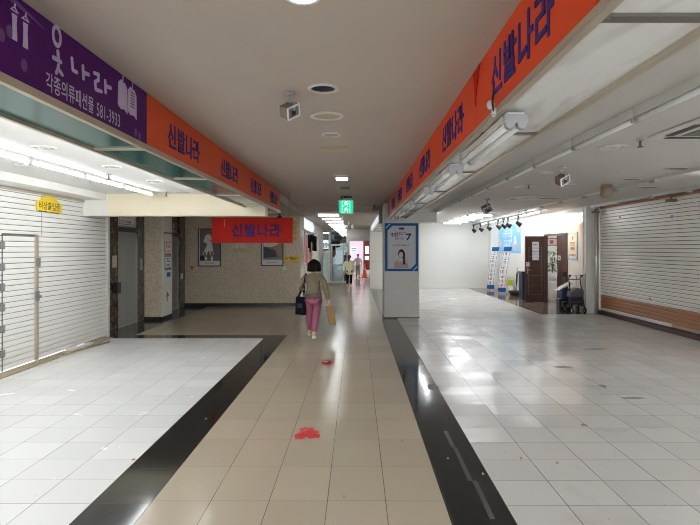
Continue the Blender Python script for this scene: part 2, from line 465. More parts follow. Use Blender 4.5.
def scribble(b, fr, a0, b0, w, h, n, c0, c1, mi=0, seed=0):
    """rows of little strokes, as small print reads from afar"""
    r = random.Random(seed); cw = w / n; s = h * 0.17
    for i in range(n):
        x = a0 + i * cw
        for k in range(3):
            y = b0 + h * (0.1 + 0.4 * k)
            if r.random() < .75: b.stroke(fr, [(x + cw * .1, y), (x + cw * (.45 + .3 * r.random()), y)], s, c0, c1, mi)
        if r.random() < .8:
            xx = x + cw * (.25 + .5 * r.random()); b.stroke(fr, [(xx, b0 + h * .05), (xx, b0 + h * .95)], s, c0, c1, mi)

def text_mesh(b, fr, body, a0, b0, w, h, c0, c1, mi=0, offset=0.0):
    cu = bpy.data.curves.new('tmp_text', 'FONT'); cu.body = body; cu.offset = offset; cu.resolution_u = 2
    o = bpy.data.objects.new('tmp_text', cu); COL.objects.link(o)
    bpy.context.view_layer.update()
    me = bpy.data.meshes.new_from_object(o.evaluated_get(bpy.context.evaluated_depsgraph_get()))
    bpy.data.objects.remove(o); bpy.data.curves.remove(cu)
    xs = [v.co.x for v in me.vertices]; ys = [v.co.y for v in me.vertices]
    x0, x1, y0, y1 = min(xs), max(xs), min(ys), max(ys)
    f = lambda v: (a0 + (v.co.x - x0) / (x1 - x0) * w, b0 + (v.co.y - y0) / (y1 - y0) * h)
    b.add([fr.p(*f(v), c1) for v in me.vertices], [tuple(p.vertices) for p in me.polygons], mi)
    bpy.data.meshes.remove(me)

# ---------------------------------------------------------------- the setting: floors
def slab(name, x0, y0, x1, y1, m, z=0.0, t=0.1, label=None):
    b = B(); b.box(x0, y0, z - t, x1, y1, z)
    return struct(b.fin(name, m, loc=((x0 + x1) / 2, (y0 + y1) / 2, z - t)), label)
YB = -7.0
slab('floor', -1.396, YB, 0.594, 40, M['f_cor'])
slab('floor', -4.44, 11.09, -1.396, 16.6, M['f_cor'])
slab('floor', -4.95, YB, -1.796, 10.69, M['f_left'])
slab('floor', -1.796, YB, -1.396, 11.09, M['f_black'])
slab('floor', -4.44, 10.69, -1.796, 11.09, M['f_black'])
slab('floor', -5.3, 10.69, -4.44, 16.6, M['f_dark'])
slab('floor', 0.594, YB, 1.0, 25.0, M['f_black'])
slab('floor', 1.0, YB, 4.85, 24.5, M['f_right'])
slab('floor', 4.85, YB, 6.6, 14.6, M['f_right'])
slab('floor', 4.85, 14.6, 6.6, 24.5, M['f_brown'])
slab('floor', 6.6, 14.6, 9.0, 22.5, M['f_brown'])
slab('floor', 0.594, 25.0, 2.5, 40, M['f_cor'])
slab('floor', -5.0, 16.6, -1.396, 40, M['f_cor'])

# ceilings
ZC = 2.91; ZL = 2.71; ZR = 2.86; ZF = 2.72
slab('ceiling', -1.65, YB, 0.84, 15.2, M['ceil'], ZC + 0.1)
slab('ceiling', -5.3, YB, -1.65, 10.0, M['ceil_shop'], ZL + 0.1)
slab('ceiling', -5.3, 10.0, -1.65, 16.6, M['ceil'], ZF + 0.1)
slab('ceiling', 0.84, YB, 6.9, 24.6, M['ceil_right'], ZR + 0.1)
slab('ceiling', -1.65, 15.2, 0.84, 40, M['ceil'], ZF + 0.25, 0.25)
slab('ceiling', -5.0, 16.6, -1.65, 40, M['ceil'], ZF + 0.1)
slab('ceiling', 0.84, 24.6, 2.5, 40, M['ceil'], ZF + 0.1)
slab('ceiling', 6.16, 14.98, 9.0, 22.5, M['ceil_shop'], 2.6 + 0.1)

b = B(); b.box(-1.68, YB, 2.72, -1.645, 16.7, 3.01); struct(b.fin('trim_16', M['ceil']), 'added strip sealing out light between the corridor and lobby ceilings')  # added to block daylight leaking through the ceiling gap
b = B(); b.box(0.826, YB, 2.84, 0.86, 15.3, 3.01); struct(b.fin('trim_17', M['ceil']), 'added strip sealing out light between the corridor and shop ceilings')  # likewise added against light leaking over the shop ceiling
def wallbox(name, x0, y0, x1, y1, z0, z1, m, label=None):
    b = B(); b.box(x0, y0, z0, x1, y1, z1)
    return struct(b.fin(name, m), label)
# left shop: wall behind the shutter, bulkhead over it, header beam
wallbox('wall_left', -5.30, YB, -5.02, 10.98, 0, ZC, M['wall_white'])
b = B(); b.box(-5.02, YB, 2.60, -4.5, 9.95, ZL); struct(b.fin('trim_1', M['ceil_shop']), 'white bulkhead above the shutter')
b = B(); b.box(-5.02, 9.95, 2.315, -4.46, 10.25, ZL); struct(b.fin('trim_2', M['wall_white']), 'white end of the header beam')
b = B(); b.box(-4.46, 9.95, 2.315, -1.65, 10.25, ZL); struct(b.fin('trim_3', M['wall_cream']), 'cream header beam over the lobby opening')
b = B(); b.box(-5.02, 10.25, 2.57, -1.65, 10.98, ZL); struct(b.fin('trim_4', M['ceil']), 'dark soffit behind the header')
b = B(); b.box(-4.91, YB, 0, -4.70, 10.69, 0.018); struct(b.fin('trim_5', M['wood_sill']), 'dusty sill along the shutter')
# lobby
wallbox('wall_lobby_left', -5.42, 10.98, -5.2, 16.8, 0, ZF, M['granite'])
wallbox('wall_lobby_back', -5.2, 16.6, -1.70, 16.85, 0, ZF, M['granite'], 'granite back wall of the lobby')
b = B(); b.box(-5.2, 16.575, 0, -1.69, 16.6, 0.10); struct(b.fin('baseboard_lobby', M['black_base']))
for i, (y0, y1) in enumerate(((11.50, 11.93), (13.02, 13.40), (16.08, 16.55))):
    b = B(); b.box(-5.2, y0, 0, -5.13, y1, ZF); struct(b.fin('trim_%d' % (6 + i), M['marble'], bevel=0.008), 'dark marble pilaster beside an elevator')
b = B(); b.box(-5.2, 13.40, 0, -4.72, 14.12, ZF); struct(b.fin('column_lobby', M['granite']), 'granite column between the elevators')
b = B(); b.box(-4.72, 13.41, 0.08, -4.705, 14.11, 2.72); struct(b.fin('trim_9', M['wall_white']), 'white sheet on the side of the lobby column')
b = B(); b.box(-5.13, 13.38, 0, -4.70, 14.14, 0.08); struct(b.fin('baseboard_column', M['black_base']))
# right shop
wallbox('wall_right', 6.60, YB, 6.85, 14.95, 0, ZR, M['wall_white'])
wallbox('wall_back', 1.12, 24.5, 6.5, 24.7, 0, ZR, M['wall_white'], 'plain back wall of the empty shop')
b = B()
b.box(6.1, 14.98, 0, 6.16, 16.05, ZR); b.box(6.1, 18.02, 0, 6.16, 24.5, ZR); b.box(6.1, 16.05, 2.19, 6.16, 18.02, ZR)
struct(b.fin('wall_shop_front', M['wall_lit']), 'glossy white wall with the brown double door')
b = B(); b.box(5.80, 24.0, 0, 6.1, 24.5, ZR); struct(b.fin('trim_10', M['wall_lit']), 'white corner pier')
b = B(); b.box(6.12, 14.84, 0, 6.62, 14.98, ZR); struct(b.fin('trim_11', M['wall_white']), 'white return beside the chrome post')
b = B(); b.box(6.40, YB, 0, 6.62, 14.80, 0.10); struct(b.fin('trim_12', M['maroon']), 'maroon plinth under the shutter')
# room behind the brown door
wallbox('wall_room_back', 6.16, 22.0, 9.0, 22.2, 0, 2.6, M['wall_white'])
wallbox('wall_room_side', 8.8, 15.0, 9.0, 22.0, 0, 2.6, M['wall_white'])
wallbox('wall_room_front', 6.62, 15.0, 8.8, 15.2, 0, 2.6, M['wall_white'])
# far corridor
wallbox('wall_far_left', -1.95, 16.85, -1.72, 28.2, 0, ZF, M['wall_white'])
wallbox('wall_far_shop_side', -4.2, 28.2, -4.0, 33.5, 0, ZF, M['wall_white'])
wallbox('wall_far_shop_back', -4.0, 33.3, -0.46, 33.5, 0, ZF, M['greypr'])  # dark grey stands in for the dim shop interior
wallbox('wall_far_shop_end', -0.55, 28.3, -0.42, 33.5, 0, ZF, M['alu_grey'])
wallbox('wall_far_right', 1.12, 24.7, 1.3, 38, 0, ZF, M['wall_white'])
wallbox('wall_far_end', -1.0, 37.8, 2.5, 38, 0, ZF, M['wall_white'])
b = B(); b.box(-0.46, 28.15, 2.12, 1.12, 28.45, ZF); struct(b.fin('trim_13', M['alu_grey']), 'grey lintel over the passage')
b = B(); b.box(0.56, 23.9, 0, 1.12, 24.5, ZF); struct(b.fin('column_far', M['wall_white']), 'white tiled column at the end of the far shop front')
b = B(); b.box(0.55, 23.89, 1.16, 1.13, 24.51, 1.175); struct(b.fin('trim_14', M['alu_grey']), 'joint line round the white column')

# pillar with poster
b = B(); b.box(0.672, 13.8, 0, 1.545, 14.65, ZR); struct(b.fin('column_right', mat('pillar_paint', (0.66, 0.65, 0.62), 0.6, var=0.05), bevel=0.01), 'square white pillar standing on the black floor strip')
b = B(); b.box(0.665, 13.79, 0, 1.552, 14.66, 0.03); struct(b.fin('baseboard_pillar', M['alu_dark']))

# wall behind the photographer, with a wide opening made up to let daylight in
b = B(); b.box(-5.3, YB - .2, 2.4, 6.85, YB, 3.1); b.box(-5.3, YB - .2, 0, -4.0, YB, 2.4); b.box(5.6, YB - .2, 0, 6.85, YB, 2.4)
struct(b.fin('wall_light_opening', M['wall_white']))

# ---------------------------------------------------------------- canopies: sign panels, frames, acrylic soffit
XL, XR = -1.597, 0.783
ZS0, ZS1 = 2.505, 2.905
ly = [4.22 + 1.83 * (i - 1) for i in range(6)]       # 2.39, 4.22 ... 11.54
ly = [-1.2, 0.55, 4.22, 6.04, 7.86, 9.68, 11.52]
FL = face_px((XL, 0, 0)); FRR = face_nx((XR, 0, 0))

def canopy(name, label, fr, sgn, bays, a_end, panelmat, railmat, dz=0.0):
    """fr looks into the corridor; depth runs behind it (negative c)"""
    lo, hi = min(bays), max(bays)
    t = thing(name, label, 'sign canopy', tuple(fr.p(0, ZS0) + Y_ * ((lo + hi) / 2)))
    A = lambda y: y if sgn > 0 else -y
    def bb(bld, y0, b0, c0, y1, b1, c1):
        a0, a1 = sorted((A(y0), A(y1))); bld.fb(fr, a0, b0, c0, a1, b1, c1)
    b = B(); bb(b, lo, 2.468, -0.022, hi, 2.500, 0.012); bb(b, lo, 2.500, -0.04, hi, 2.514, 0.004); bb(b, lo, 2.477, .012, hi, 2.484, .016)
    b.fin('front_rail', railmat, t)
    b = B(); bb(b, lo, 2.462, -0.425, hi, 2.500, -0.392)
    b.fin('back_rail', railmat, t)
    b = B(); bb(b, lo, 2.49, -0.425, hi, ZL + .14 if sgn < 0 else ZL, -0.410); b.fin('back_board', M['greywhite'], t)
    for y in bays:
        b = B(); bb(b, y - 0.026, 2.472, -0.392, y + 0.026, 2.484, -0.022); b.fin('crossbar', M['alu_dark'] if sgn < 0 else railmat, t)
    for y0, y1 in zip(bays, bays[1:]):
        b = B(); bb(b, y0, 2.484, -0.392, y1, 2.490, -0.022); b.fin('soffit_panel', panelmat, t)
    return t
canopy('sign_canopy', 'sign canopy with teal acrylic soffit along the white shutter side', FL, 1, ly, 0, M['teal'], M['alu'])
ry = [-1.9, -0.02, 1.82, 3.65, 5.5, 7.36, 9.22, 11.08, 12.94, 14.9]
canopy('sign_canopy', 'sign canopy with clouded pale soffit ending at the poster pillar', FRR, -1, ry, 0, M['smoke'], M['alu'])

# purple sign
t = thing('shop_sign', 'purple clothes shop sign with lilac brush lettering and hanger drawings', 'sign', (XL, 2.4, ZS0))
b = B(); b.fb(FL, 0.55, ZS0 + .011, -0.04, 4.215, ZS1, 0.0); b.fin('board', M['purple'], t)
def LP(px, py):
    y = 555 * -XL / (357 - px); return (y, H + (249 - py) * y / 555)
b = B()
def lst(pts, w): b.stroke(FL, [LP(*q) for q in pts], w * .85, 0.0, 0.004, round_=True)
# large brush letters
cy, cz = LP(56.5, 36.2)
b.ring(FL, cy, cz, 0.037, 0.060, 0, 0.004, sx=0.75)
lst([(57.5, 51.5), (58, 59.5)], 0.026); lst([(53.2, 57.5), (60.3, 62)], 0.026); lst([(58, 65), (57.3, 69.5), (55.8, 73)], 0.020); lst([(59, 70), (61.8, 75)], 0.020)
b.fin('brush_letter', M['lilac'], t); b = B()
lst([(71.5, 58.5), (72.5, 70), (76.5, 72.5)], 0.024)
lst([(82.5, 66), (83, 78.5)], 0.026); lst([(84, 73), (88, 74.5)], 0.028)
b.fin('brush_letter', M['lilac'], t); b = B()
lst([(94, 73), (98, 74.5), (98, 80), (94.5, 82), (95.5, 89.5), (101, 91.5)], 0.026)
lst([(104.8, 81), (105.2, 92.5)], 0.026); lst([(106, 86.2), (110, 88)], 0.028)
b.fin('brush_letter', M['lilac'], t)
b = B()
# small line under it
(a0, b0), (a1, b1) = LP(45, 86), LP(119.5, 122)
text_mesh(b, FL, '각종의류패션몰', a0, 2.535, LP(93, 110)[0] - a0, 0.098, 0, 0.004, offset=0.012)
b.fin('small_lettering', M['lilac'], t)
b = B()
text_mesh(b, FL, '581-3933', LP(96, 110)[0], 2.535, a1 - LP(96, 110)[0], 0.085, 0, 0.004, offset=0.006)
b.fin('phone_number', M['lilac'], t)
for px0, pyt in ((14, 10), (25, 19)):           # two dresses on hangers
    y, z = LP(px0, pyt); b = B()
    b.stroke(FL, [(y - .026, z - .005), (y, z + .015), (y + .026, z - .005), (y - .026, z - .005)], 0.004, 0, 0.004)
    b.stroke(FL, [(y, z + .015), (y + .004, z + .03)], 0.004, 0, 0.004)
    b.poly(FL, [(y - .018, z - .02), (y - .013, z - .06), (y - .018, z - .14), (y + .020, z - .14), (y + .014, z - .06), (y + .019, z - .02)], 0, 0.004); b.fin('dress_drawing', M['lilac'], t)
for px0, pyt in ((122.5, 88), (132, 95)):       # two tops
    y, z = LP(px0, pyt); b = B()
    b.poly(FL, [(y - .07, z + .02), (y - .075, z - .13), (y - .03, z - .15), (y + .03, z - .14), (y + .075, z - .16), (y + .07, z + .01), (y + .03, z + .045), (y, z + .03), (y - .03, z + .05)], 0, 0.004)
    b.stroke(FL, [(y, z + .04), (y + .005, z + .085)], 0.008, 0, 0.004); b.fin('top_drawing', M['lilac'], t)
b = B()
for k in range(6): b.fb(FL, LP(132, 95)[0] - .035, LP(132, 95)[1] - .09 + .02 * k, .004, LP(132, 95)[0] + .035, LP(132, 95)[1] - .083 + .02 * k, .005)
b.fin('drawing_detail', M['purple'], t)
b = B()                                          # pale swoosh along the top edge
pts = [(1.7, ZS1), (2.15, ZS1), (2.6, 2.885), (2.85, 2.84), (2.6, 2.862), (2.3, 2.872), (2.0, 2.868), (1.7, 2.84)]
b.poly(FL, pts, 0.0, 0.003); b.fin('swoosh', M['purple_light'], t)
for y, z in ((2.66, 2.60), (2.55, 2.72), (2.49, 2.68), (4.0, 2.56), (4.07, 2.545)): b = B(); b.ell(FL, y, z, .025, .03, 0, .003, 12); b.fin('printed_dot', M['purple_light'], t)

for i in range(4):
    y0, y1 = ly[2 + i], ly[3 + i]
    t = thing('shop_sign', 'orange shoe shop sign panel with dark letters, %s in line after the purple sign' % ORD[i], 'sign', (XL, (y0 + y1) / 2, ZS0), 'orange panels beside the purple sign')
    b = B(); b.fb(FL, y0 + .004, ZS0 + .011, -.04, y1 - .004, ZS1, 0); b.fin('board', M['orange_l'], t)
    b = B(); yc = (y0 + y1) / 2 + .04
    sinbalnara(b, FL, yc - .47, 2.592, .96, .19, .025, 0, .004); b.fin('lettering', M['ink'], t)
for i, (y1, y0) in enumerate(zip(ry[1:], ry)):
    if i < 2: continue
    t = thing('shop_sign', 'orange shoe shop sign panel over the grey soffit, %s from the camera end' % ORD[i - 2], 'sign', (XR, (y0 + y1) / 2, ZS0), 'orange panels on the canopy by the pillar')
    b = B(); b.fb(FRR, -y1 + .004, ZS0 + .011, -.04, -y0 - .004, ZS1, 0); b.fin('board', M['orange_r'], t)
    b = B(); yc = (y0 + y1) / 2 + (-.03 if i == 2 else .0)
    sinbalnara(b, FRR, -yc - .50, 2.600, 1.04, .20, .027, 0, .004); b.fin('lettering', M['ink'], t)
b = B(); b.poly(FRR, [(-3.72, 2.89), (-3.50, 2.895), (-3.58, 2.80), (-3.645, 2.66), (-3.68, 2.80)], .004, .008)
tag(b.fin('vinyl_scrap', M['pennant']), 'red triangular vinyl scrap hanging at a joint of the orange sign', 'scrap')
for y, z in ((3.24, 2.50), (9.6, 2.89), (9.2, 2.9), (8.9, 2.6)):
    pass

# hanging clear hook bundle at the canopy edge
t = thing('plastic_hook', 'clear plastic hook with black tie on the canopy edge above the twin tube', 'hook', (XR - .03, 3.06, 2.46))
b = B(); b.sph((XR - .042, 3.08, 2.52), (.022, .03, .026)); b.sph((XR - .034, 3.04, 2.47), (.015, .02, .03)); b.fin('clip', M['film'], t)
b = B(); b.tube([(XR - .036, 3.03, 2.58), (XR - .046, 3.02, 2.52), (XR - .034, 3.03, 2.45)], .006); b.fin('tie', M['black'], t)

# end pieces of the right canopy
t = thing('canopy_end_box', 'boxed grey end of the canopy behind the poster pillar', 'box', (1.5, 15.2, 2.44))
b = B(); b.box(0.86, 14.935, 2.44, 2.15, 15.6, 2.72); b.fin('casing', M['greywhite'], t, bevel=.01)
b = B(); b.box(0.95, 15.0, 2.434, 2.05, 15.52, 2.44); b.fin('soffit_panel', M['smoke'], t)
t = thing('junction_box', 'dark metal box and bracket at the far end of the orange sign', 'box', (.6, 15.2, 2.5))
b = B(); b.box(0.60, 14.93, 2.42, 0.78, 15.19, 2.84); b.fin('casing', M['alu_dark'], t, bevel=.01)
b = B(); b.box(0.42, 14.98, 2.76, 0.60, 15.15, 2.84); b.box(.44, 15.0, 2.84, .5, 15.1, 2.91); b.fin('bracket', M['alu_dark'], t)

# white light box sign farther on, same line
t = thing('lightbox_sign', 'long white lit fascia box beyond the pillar', 'sign', (.62, 20, 2.45))
b = B(); b.box(0.62, 16.0, 2.50, 0.80, 23.8, 2.72); b.fin('casing', M['greywhite'], t)
b = B(); b.box(0.612, 16.05, 2.515, 0.62, 23.75, 2.71); b.fin('lit_face', M['sign_on'], t)
b = B()
for y in (16.2, 18, 20, 22, 23.6): b.box(.62, y, 2.44, 1.1, y + .04, 2.47)
b.box(.62, 16.1, 2.44, .66, 23.8, 2.50); b.box(1.06, 16.1, 2.44, 1.1, 23.8, 2.47); b.fin('soffit_frame', M['alu'], t)

# ---------------------------------------------------------------- shutters
def slats(fr, a0, a1, z0, z1, pitch, depth=.022, gap=.011, banded=None):
    b = B(); z = z0
    while z < z1 - .01:
        zt = min(z + pitch, z1)
        prof = [(z, -depth), (z + gap, -depth), (z + gap, 0), (z + gap + .012, .006), (zt - .012, .006), (zt, 0), (zt, -depth)]
        segs = [(a0, a1, 0)] if banded is None else banded(z, a0, a1)
        for s0, s1, mi in segs:
            vs = [fr.p(a, q, c) for a in (s0, s1) for q, c in prof]; n = len(prof)
            for k in range(n - 1):
                b.add([vs[k], vs[k + 1], vs[n + k + 1], vs[n + k]], [(0, 1, 2, 3)], mi if k > 0 else len(MI) - 1)
        z = zt
    return b
MI = [0, 1]
SL = face_px((-4.91, 0, 0))
t = thing('roller_shutter', 'closed white slatted roller shutter with a wicket door', 'shutter', (-4.95, 5, 0))
b = slats(SL, -5.5, 10.86, .02, 2.60, .0785, gap=.0085); b.fin('curtain', [M['shutter'], M['gap']], t)
b = B(); b.fb(SL, 10.86, 0, -.09, 10.96, 2.6, .03); b.fin('guide_rail', M['greywhite'], t)
b = B(); b.fb(SL, -5.5, 2.555, -.05, 9.95, 2.60, .025); b.fin('top_rail', M['alu'], t)
b = B()
b.fb(SL, 8.44, .02, .006, 8.50, 1.93, .035); b.fb(SL, 8.50, .0, .004, 8.53, 1.93, .016)
d = b.fin('wicket_door_post', M['alu'], t)
b = B(); b.fb(SL, 8.43, 1.45, .035, 8.51, 1.58, .06); b.fin('bolt', M['steel'], d)
b = B(); b.cyl(SL.p(8.47, 1.0, .03), SL.p(8.47, 1.0, .09), .02); b.fb(SL, 8.40, .93, .035, 8.50, 1.08, .05); b.fin('latch', M['steel'], d)
b = B(); b.fb(SL, 7.66, 1.915, .004, 8.5, 1.94, .016); b.fb(SL, 7.66, .02, .004, 7.675, 1.93, .012); b.fin('wicket_door_frame', M['alu_dark'], t)
for z in (1.77, 1.47, 1.19, .91, .61, .27):
    b = B(); b.fb(SL, 7.62, z - .05, .006, 7.72, z + .05, .018); b.cyl(SL.p(7.67, z - .055, .02), SL.p(7.67, z + .055, .02), .012); b.fin('hinge', M['steel'], t)
b = B(); b.cyl(SL.p(8.63, 1.93, .008), SL.p(8.63, 2.34, .008), .004, n=6); b.fin('pull_cord', M['grey'], t)

t = thing('plaque', 'yellow arched plaque with black lettering high on the white shutter', 'sign', (-4.9, 8.8, 2.33))
b = B(); pts = [(8.47, 2.32), (9.19, 2.29), (9.19, 2.46), (9.04, 2.49)] + [(8.83 + .22 * math.cos(a), 2.48 + .085 * math.sin(a)) for a in [k * math.pi / 10 for k in range(0, 11)]] + [(8.60, 2.485), (8.47, 2.46)]
b.poly(SL, pts, .008, .022); b.fin('board', M['yellow'], t)
b = B(); text_mesh(b, SL, '비상출입문', 8.53, 2.335, .60, .125, .022, .0235, offset=.012)
b.fb(SL, 8.52, 2.302, .022, 8.75, 2.315, .0235); b.fb(SL, 8.85, 2.295, .022, 9.1, 2.308, .0235); b.fin('lettering', M['black'], t)

SR = face_nx((6.45, 0, 0))
def band(z, a0, a1):
    if z < .165: return [(a0, -11.2, 2), (-11.2, -a1 * -1, 1)] if False else [(a0, -11.35, 0), (-11.35, a1, 3)]
    if z < .43: return [(a0, a1, 2)]
    if z < .50: return [(a0, -12.7, 2), (-12.7, -11.6, 0), (-11.6, a1, 2)]
    return [(a0, a1, 0)]
MI = [0, 1, 2, 3, 4]
t = thing('roller_shutter', 'closed cream roller shutter with a terracotta painted lower band', 'shutter', (6.5, 7, 0))
b = slats(SR, -14.68, 5.5, .10, 2.80, .081, banded=band)
b.fin('curtain', [M['shutter_r'], M['shutter_r'], M['terracotta'], M['tan'], M['gap']], t)
b = B(); b.fb(SR, -14.68, 2.775, -.05, 5.5, 2.83, .02); b.fin('top_rail', M['terracotta'], t)
b = B(); b.fb(SR, -14.82, 0.1, -.06, -14.68, ZR, .03); b.fin('guide_rail', M['chrome'], t)
b = B(); b.cyl(SR.p(-14.74, 0.0, .10), SR.p(-14.74, ZR, .10), .04); b.fb(SR, -14.80, 0, .0, -14.70, ZR, .05); b.fin('guide_post', M['chrome'], t)
b = B()
for a, z in ((-11.35, 2.38), (-13.6, 2.5), (-12.2, .62)): b.ell(SR, a, z, .05, .035, .006, .010, 12)
b.fin('paint_chip', M['tan'], t)
for y, lab in ((11.2, 'steel bracket hanging from the ceiling above the middle of the cream shutter'), (14.75, 'steel bracket hanging from the ceiling at the chrome post')):
    b = B(); b.box(6.28, y - .05, ZR - .02, 6.40, y + .05, ZR); b.cyl((6.34, y, ZR), (6.34, y, ZR - .14), .022); b.box(6.26, y - .07, ZR - .19, 6.42, y + .07, ZR - .13)
    tag(b.fin('ceiling_bracket', M['brown_metal']), lab, 'bracket')

# ---------------------------------------------------------------- lobby: elevators
def elevator(y0, y1, label, lit_sign):
    t = thing('elevator', label, 'elevator', (-5.2, (y0 + y1) / 2, 0))
    f = face_px((-5.2, 0, 0))
    b = B(); b.fb(f, y0, 0, 0, y0 + .07, 2.06, .05); b.fb(f, y1 - .05, 0, 0, y1, 2.06, .05); b.fb(f, y0, 2.0, 0, y1, 2.07, .05); b.fin('door_frame', M['steel'], t)
    ym = (y0 + y1) / 2
    for a, c in ((y0 + .07, ym - .002), (ym + .002, y1 - .05)):
        b = B(); b.fb(f, a, .02, .004, c, 2.0, .02); b.fin('door_leaf', M['steel'], t)
    b = B(); b.fb(f, y0, 2.07, 0, y1, ZF, .03); b.fin('transom', M['marble'] if not lit_sign else M['steel'], t)
    b = B()
    if lit_sign:
        b.fb(f, y0 + .06, 2.24, .03, y1 - .10, 2.56, .045); s = b.fin('notice_board', M['paper'], t)
        b = B(); scribble(b, f, y0 + .18, 2.42, .6, .06, 8, .045, .047, seed=3); scribble(b, f, y0 + .22, 2.30, .5, .05, 9, .045, .047, seed=4)
        b.stroke(f, [(y0 + .10, 2.27), (y1 - .14, 2.27), (y1 - .14, 2.53), (y0 + .10, 2.53), (y0 + .10, 2.27)], .015, .045, .047); b.fin('lettering', M['darkred'], s)
        b = B(); b.fb(f, y0 + .04, 2.10, .03, y1 - .06, 2.20, .05); b.fin('floor_indicator', M['black'], t)
    else:
        b.fb(f, y0 + .1, 2.16, .03, y1 - .1, 2.48, .05); s = b.fin('sign_plate', M['darkred'], t)
        b = B(); b.fb(f, y0 + .38, 2.30, .05, y0 + .44, 2.44, .052); b.fb(f, y0 + .62, 2.30, .05, y0 + .68, 2.44, .052); scribble(b, f, y0 + .3, 2.19, .5, .06, 6, .05, .052, seed=8); b.fin('lettering', M['paper'], s)
    return t
elevator(11.93, 13.02, 'steel elevator door beside the end of the white shutter', True)
elevator(14.95, 16.05, 'steel elevator door with dark red plate behind the lobby column', False)
f = face_px((-5.13, 0, 0))
b = B(); b.fb(f, 11.62, 1.33, 0, 11.80, 1.58, .025); tag(b.fin('notice_plate', M['beige_pl']), 'cream plate on the marble pilaster beside the shutter', 'plate')
b = B(); b.fb(f, 11.66, .78, 0, 11.84, 1.02, .10); tag(b.fin('call_box', M['black'], bevel=.01), 'black box low on the marble pilaster by the shutter', 'box')
b = B(); b.fb(f, 13.10, 1.22, 0, 13.22, 1.50, .02); p = tag(b.fin('call_station', M['steel']), 'steel elevator call panel on the middle marble pilaster', 'call panel')
b = B(); b.cyl(f.p(13.16, 1.40, .02), f.p(13.16, 1.40, .03), .02); b.cyl(f.p(13.16, 1.31, .02), f.p(13.16, 1.31, .03), .02); b.fin('button', M['chrome'], p)
b = B(); b.fb(f, 16.15, .85, 0, 16.28, 1.0, .03); tag(b.fin('switch_plate', M['alu_grey']), 'small pale plate on the marble pilaster in the lobby corner', 'plate')
# notices on the white side of the column
f = face_px((-4.705, 0, 0))
b = B(); b.fb(f, 13.52, 2.10, 0, 14.10, 2.13, .02); tag(b.fin('trim_strip', M['darkred']), 'dark red strip above the notices on the lobby column', 'strip')
t = thing('framed_notice', 'framed pair of notices on the white side of the lobby column', 'notice', (-4.70, 13.8, 1.2))
b = B(); b.fb(f, 13.55, 1.19, 0, 14.02, 1.90, .015); b.fin('frame', M['steel'], t)
for z0, m1, sd in ((1.58, 'red', 1), (1.23, 'blue', 2)):
    b = B(); b.fb(f, 13.58, z0, .015, 13.99, z0 + .29, .018); q = b.fin('sheet', M['paper'], t)
    b = B(); scribble(b, f, 13.62, z0 + .17, .32, .09, 4, .018, .02, seed=sd); scribble(b, f, 13.64, z0 + .07, .28, .05, 6, .018, .02, seed=sd + 9); b.fb(f, 13.58, z0, .018, 13.99, z0 + .03, .02); b.fin('lettering', M[m1], q)
t = thing('label_plate', 'blue and white label under the framed notices on the lobby column', 'label', (-4.70, 13.8, 1.05))
b = B(); b.fb(f, 13.55, 1.02, 0, 14.02, 1.15, .008); b.fin('plate', M['paper'], t)
b = B(); b.fb(f, 13.70, 1.03, .008, 13.97, 1.14, .010); b.fin('print', M['blue'], t)
b = B(); b.stroke(f, [(13.78, .44), (13.78, .64)], .03, 0, .003); b.stroke(f, [(13.70, .55), (13.78, .64), (13.86, .55)], .03, 0, .003)
tag(b.fin('arrow_sticker', M['darkred']), 'dark red arrow sticker low on the lobby column', 'sticker')

# posters and signs on the granite wall
LW = face_ny((0, 16.6, 0))
def wp(px, py, y=16.6): return ((px - 357) * y / 555, H + (249 - py) * y / 555)
def poster(label, x0, x1, z0, z1, art):
    t = thing('framed_poster', label, 'poster', ((x0 + x1) / 2, 16.58, z0))
    b = B(); w = .03
    for q in ((x0, z0, x1, z0 + w), (x0, z1 - w, x1, z1), (x0, z0 + w, x0 + w, z1 - w), (x1 - w, z0 + w, x1, z1 - w)): b.fb(LW, q[0], q[1], 0, q[2], q[3], .03)
    b.fin('frame', M['maroon'], t)
    b = B(); b.fb(LW, x0 + w, z0 + w, .0, x1 - w, z1 - w, .012); s = b.fin('print', M['posterbg'], t)
    art(s, x0 + w, z0 + w, x1 - w, z1 - w)
    return t
def art_player(s, x0, z0, x1, z1):
    w, h = x1 - x0, z1 - z0
    P = lambda a, b: (x0 + a * w, z0 + b * h)
    b = B(); b.fb(LW, x0, z0, .012, x1, z0 + .13 * h, .014); b.fb(LW, x0, z0, .012, x0 + .05 * w, z1, .014); b.fin('caption_band', M['paper'], s)
    b = B(); scribble(b, LW, x0 + .25 * w, z0 + .05 * h, .5 * w, .03 * h, 12, .014, .015, seed=2); b.fin('caption', M['black'], s)
    b = B()
    b.poly(LW, [P(.30, .82), P(.45, .88), P(.60, .84), P(.62, .55), P(.42, .50), P(.38, .60), P(.22, .66)], .012, .014)
    b.stroke(LW, [P(.44, .50), P(.30, .34)], .12, .012, .014); b.stroke(LW, [P(.56, .52), P(.60, .34)], .11, .012, .014)
    b.stroke(LW, [P(.30, .26), P(.34, .18)], .07, .012, .0142); b.stroke(LW, [P(.62, .28), P(.62, .17)], .07, .012, .0142)
    b.fin('white_kit', M['paper'], s)
    b = B(); b.ell(LW, *P(.46, .92), .05, .06, .012, .015); b.stroke(LW, [P(.60, .82), P(.72, .70), P(.58, .68)], .05, .012, .015)
    b.stroke(LW, [P(.28, .34), P(.29, .26)], .07, .012, .0145); b.stroke(LW, [P(.61, .36), P(.62, .28)], .07, .012, .0145); b.fin('limbs', M['skin_print'], s)
    b = B(); b.ell(LW, *P(.17, .2), .075, .075, .012, .014); b.fin('ball', M['black'], s)
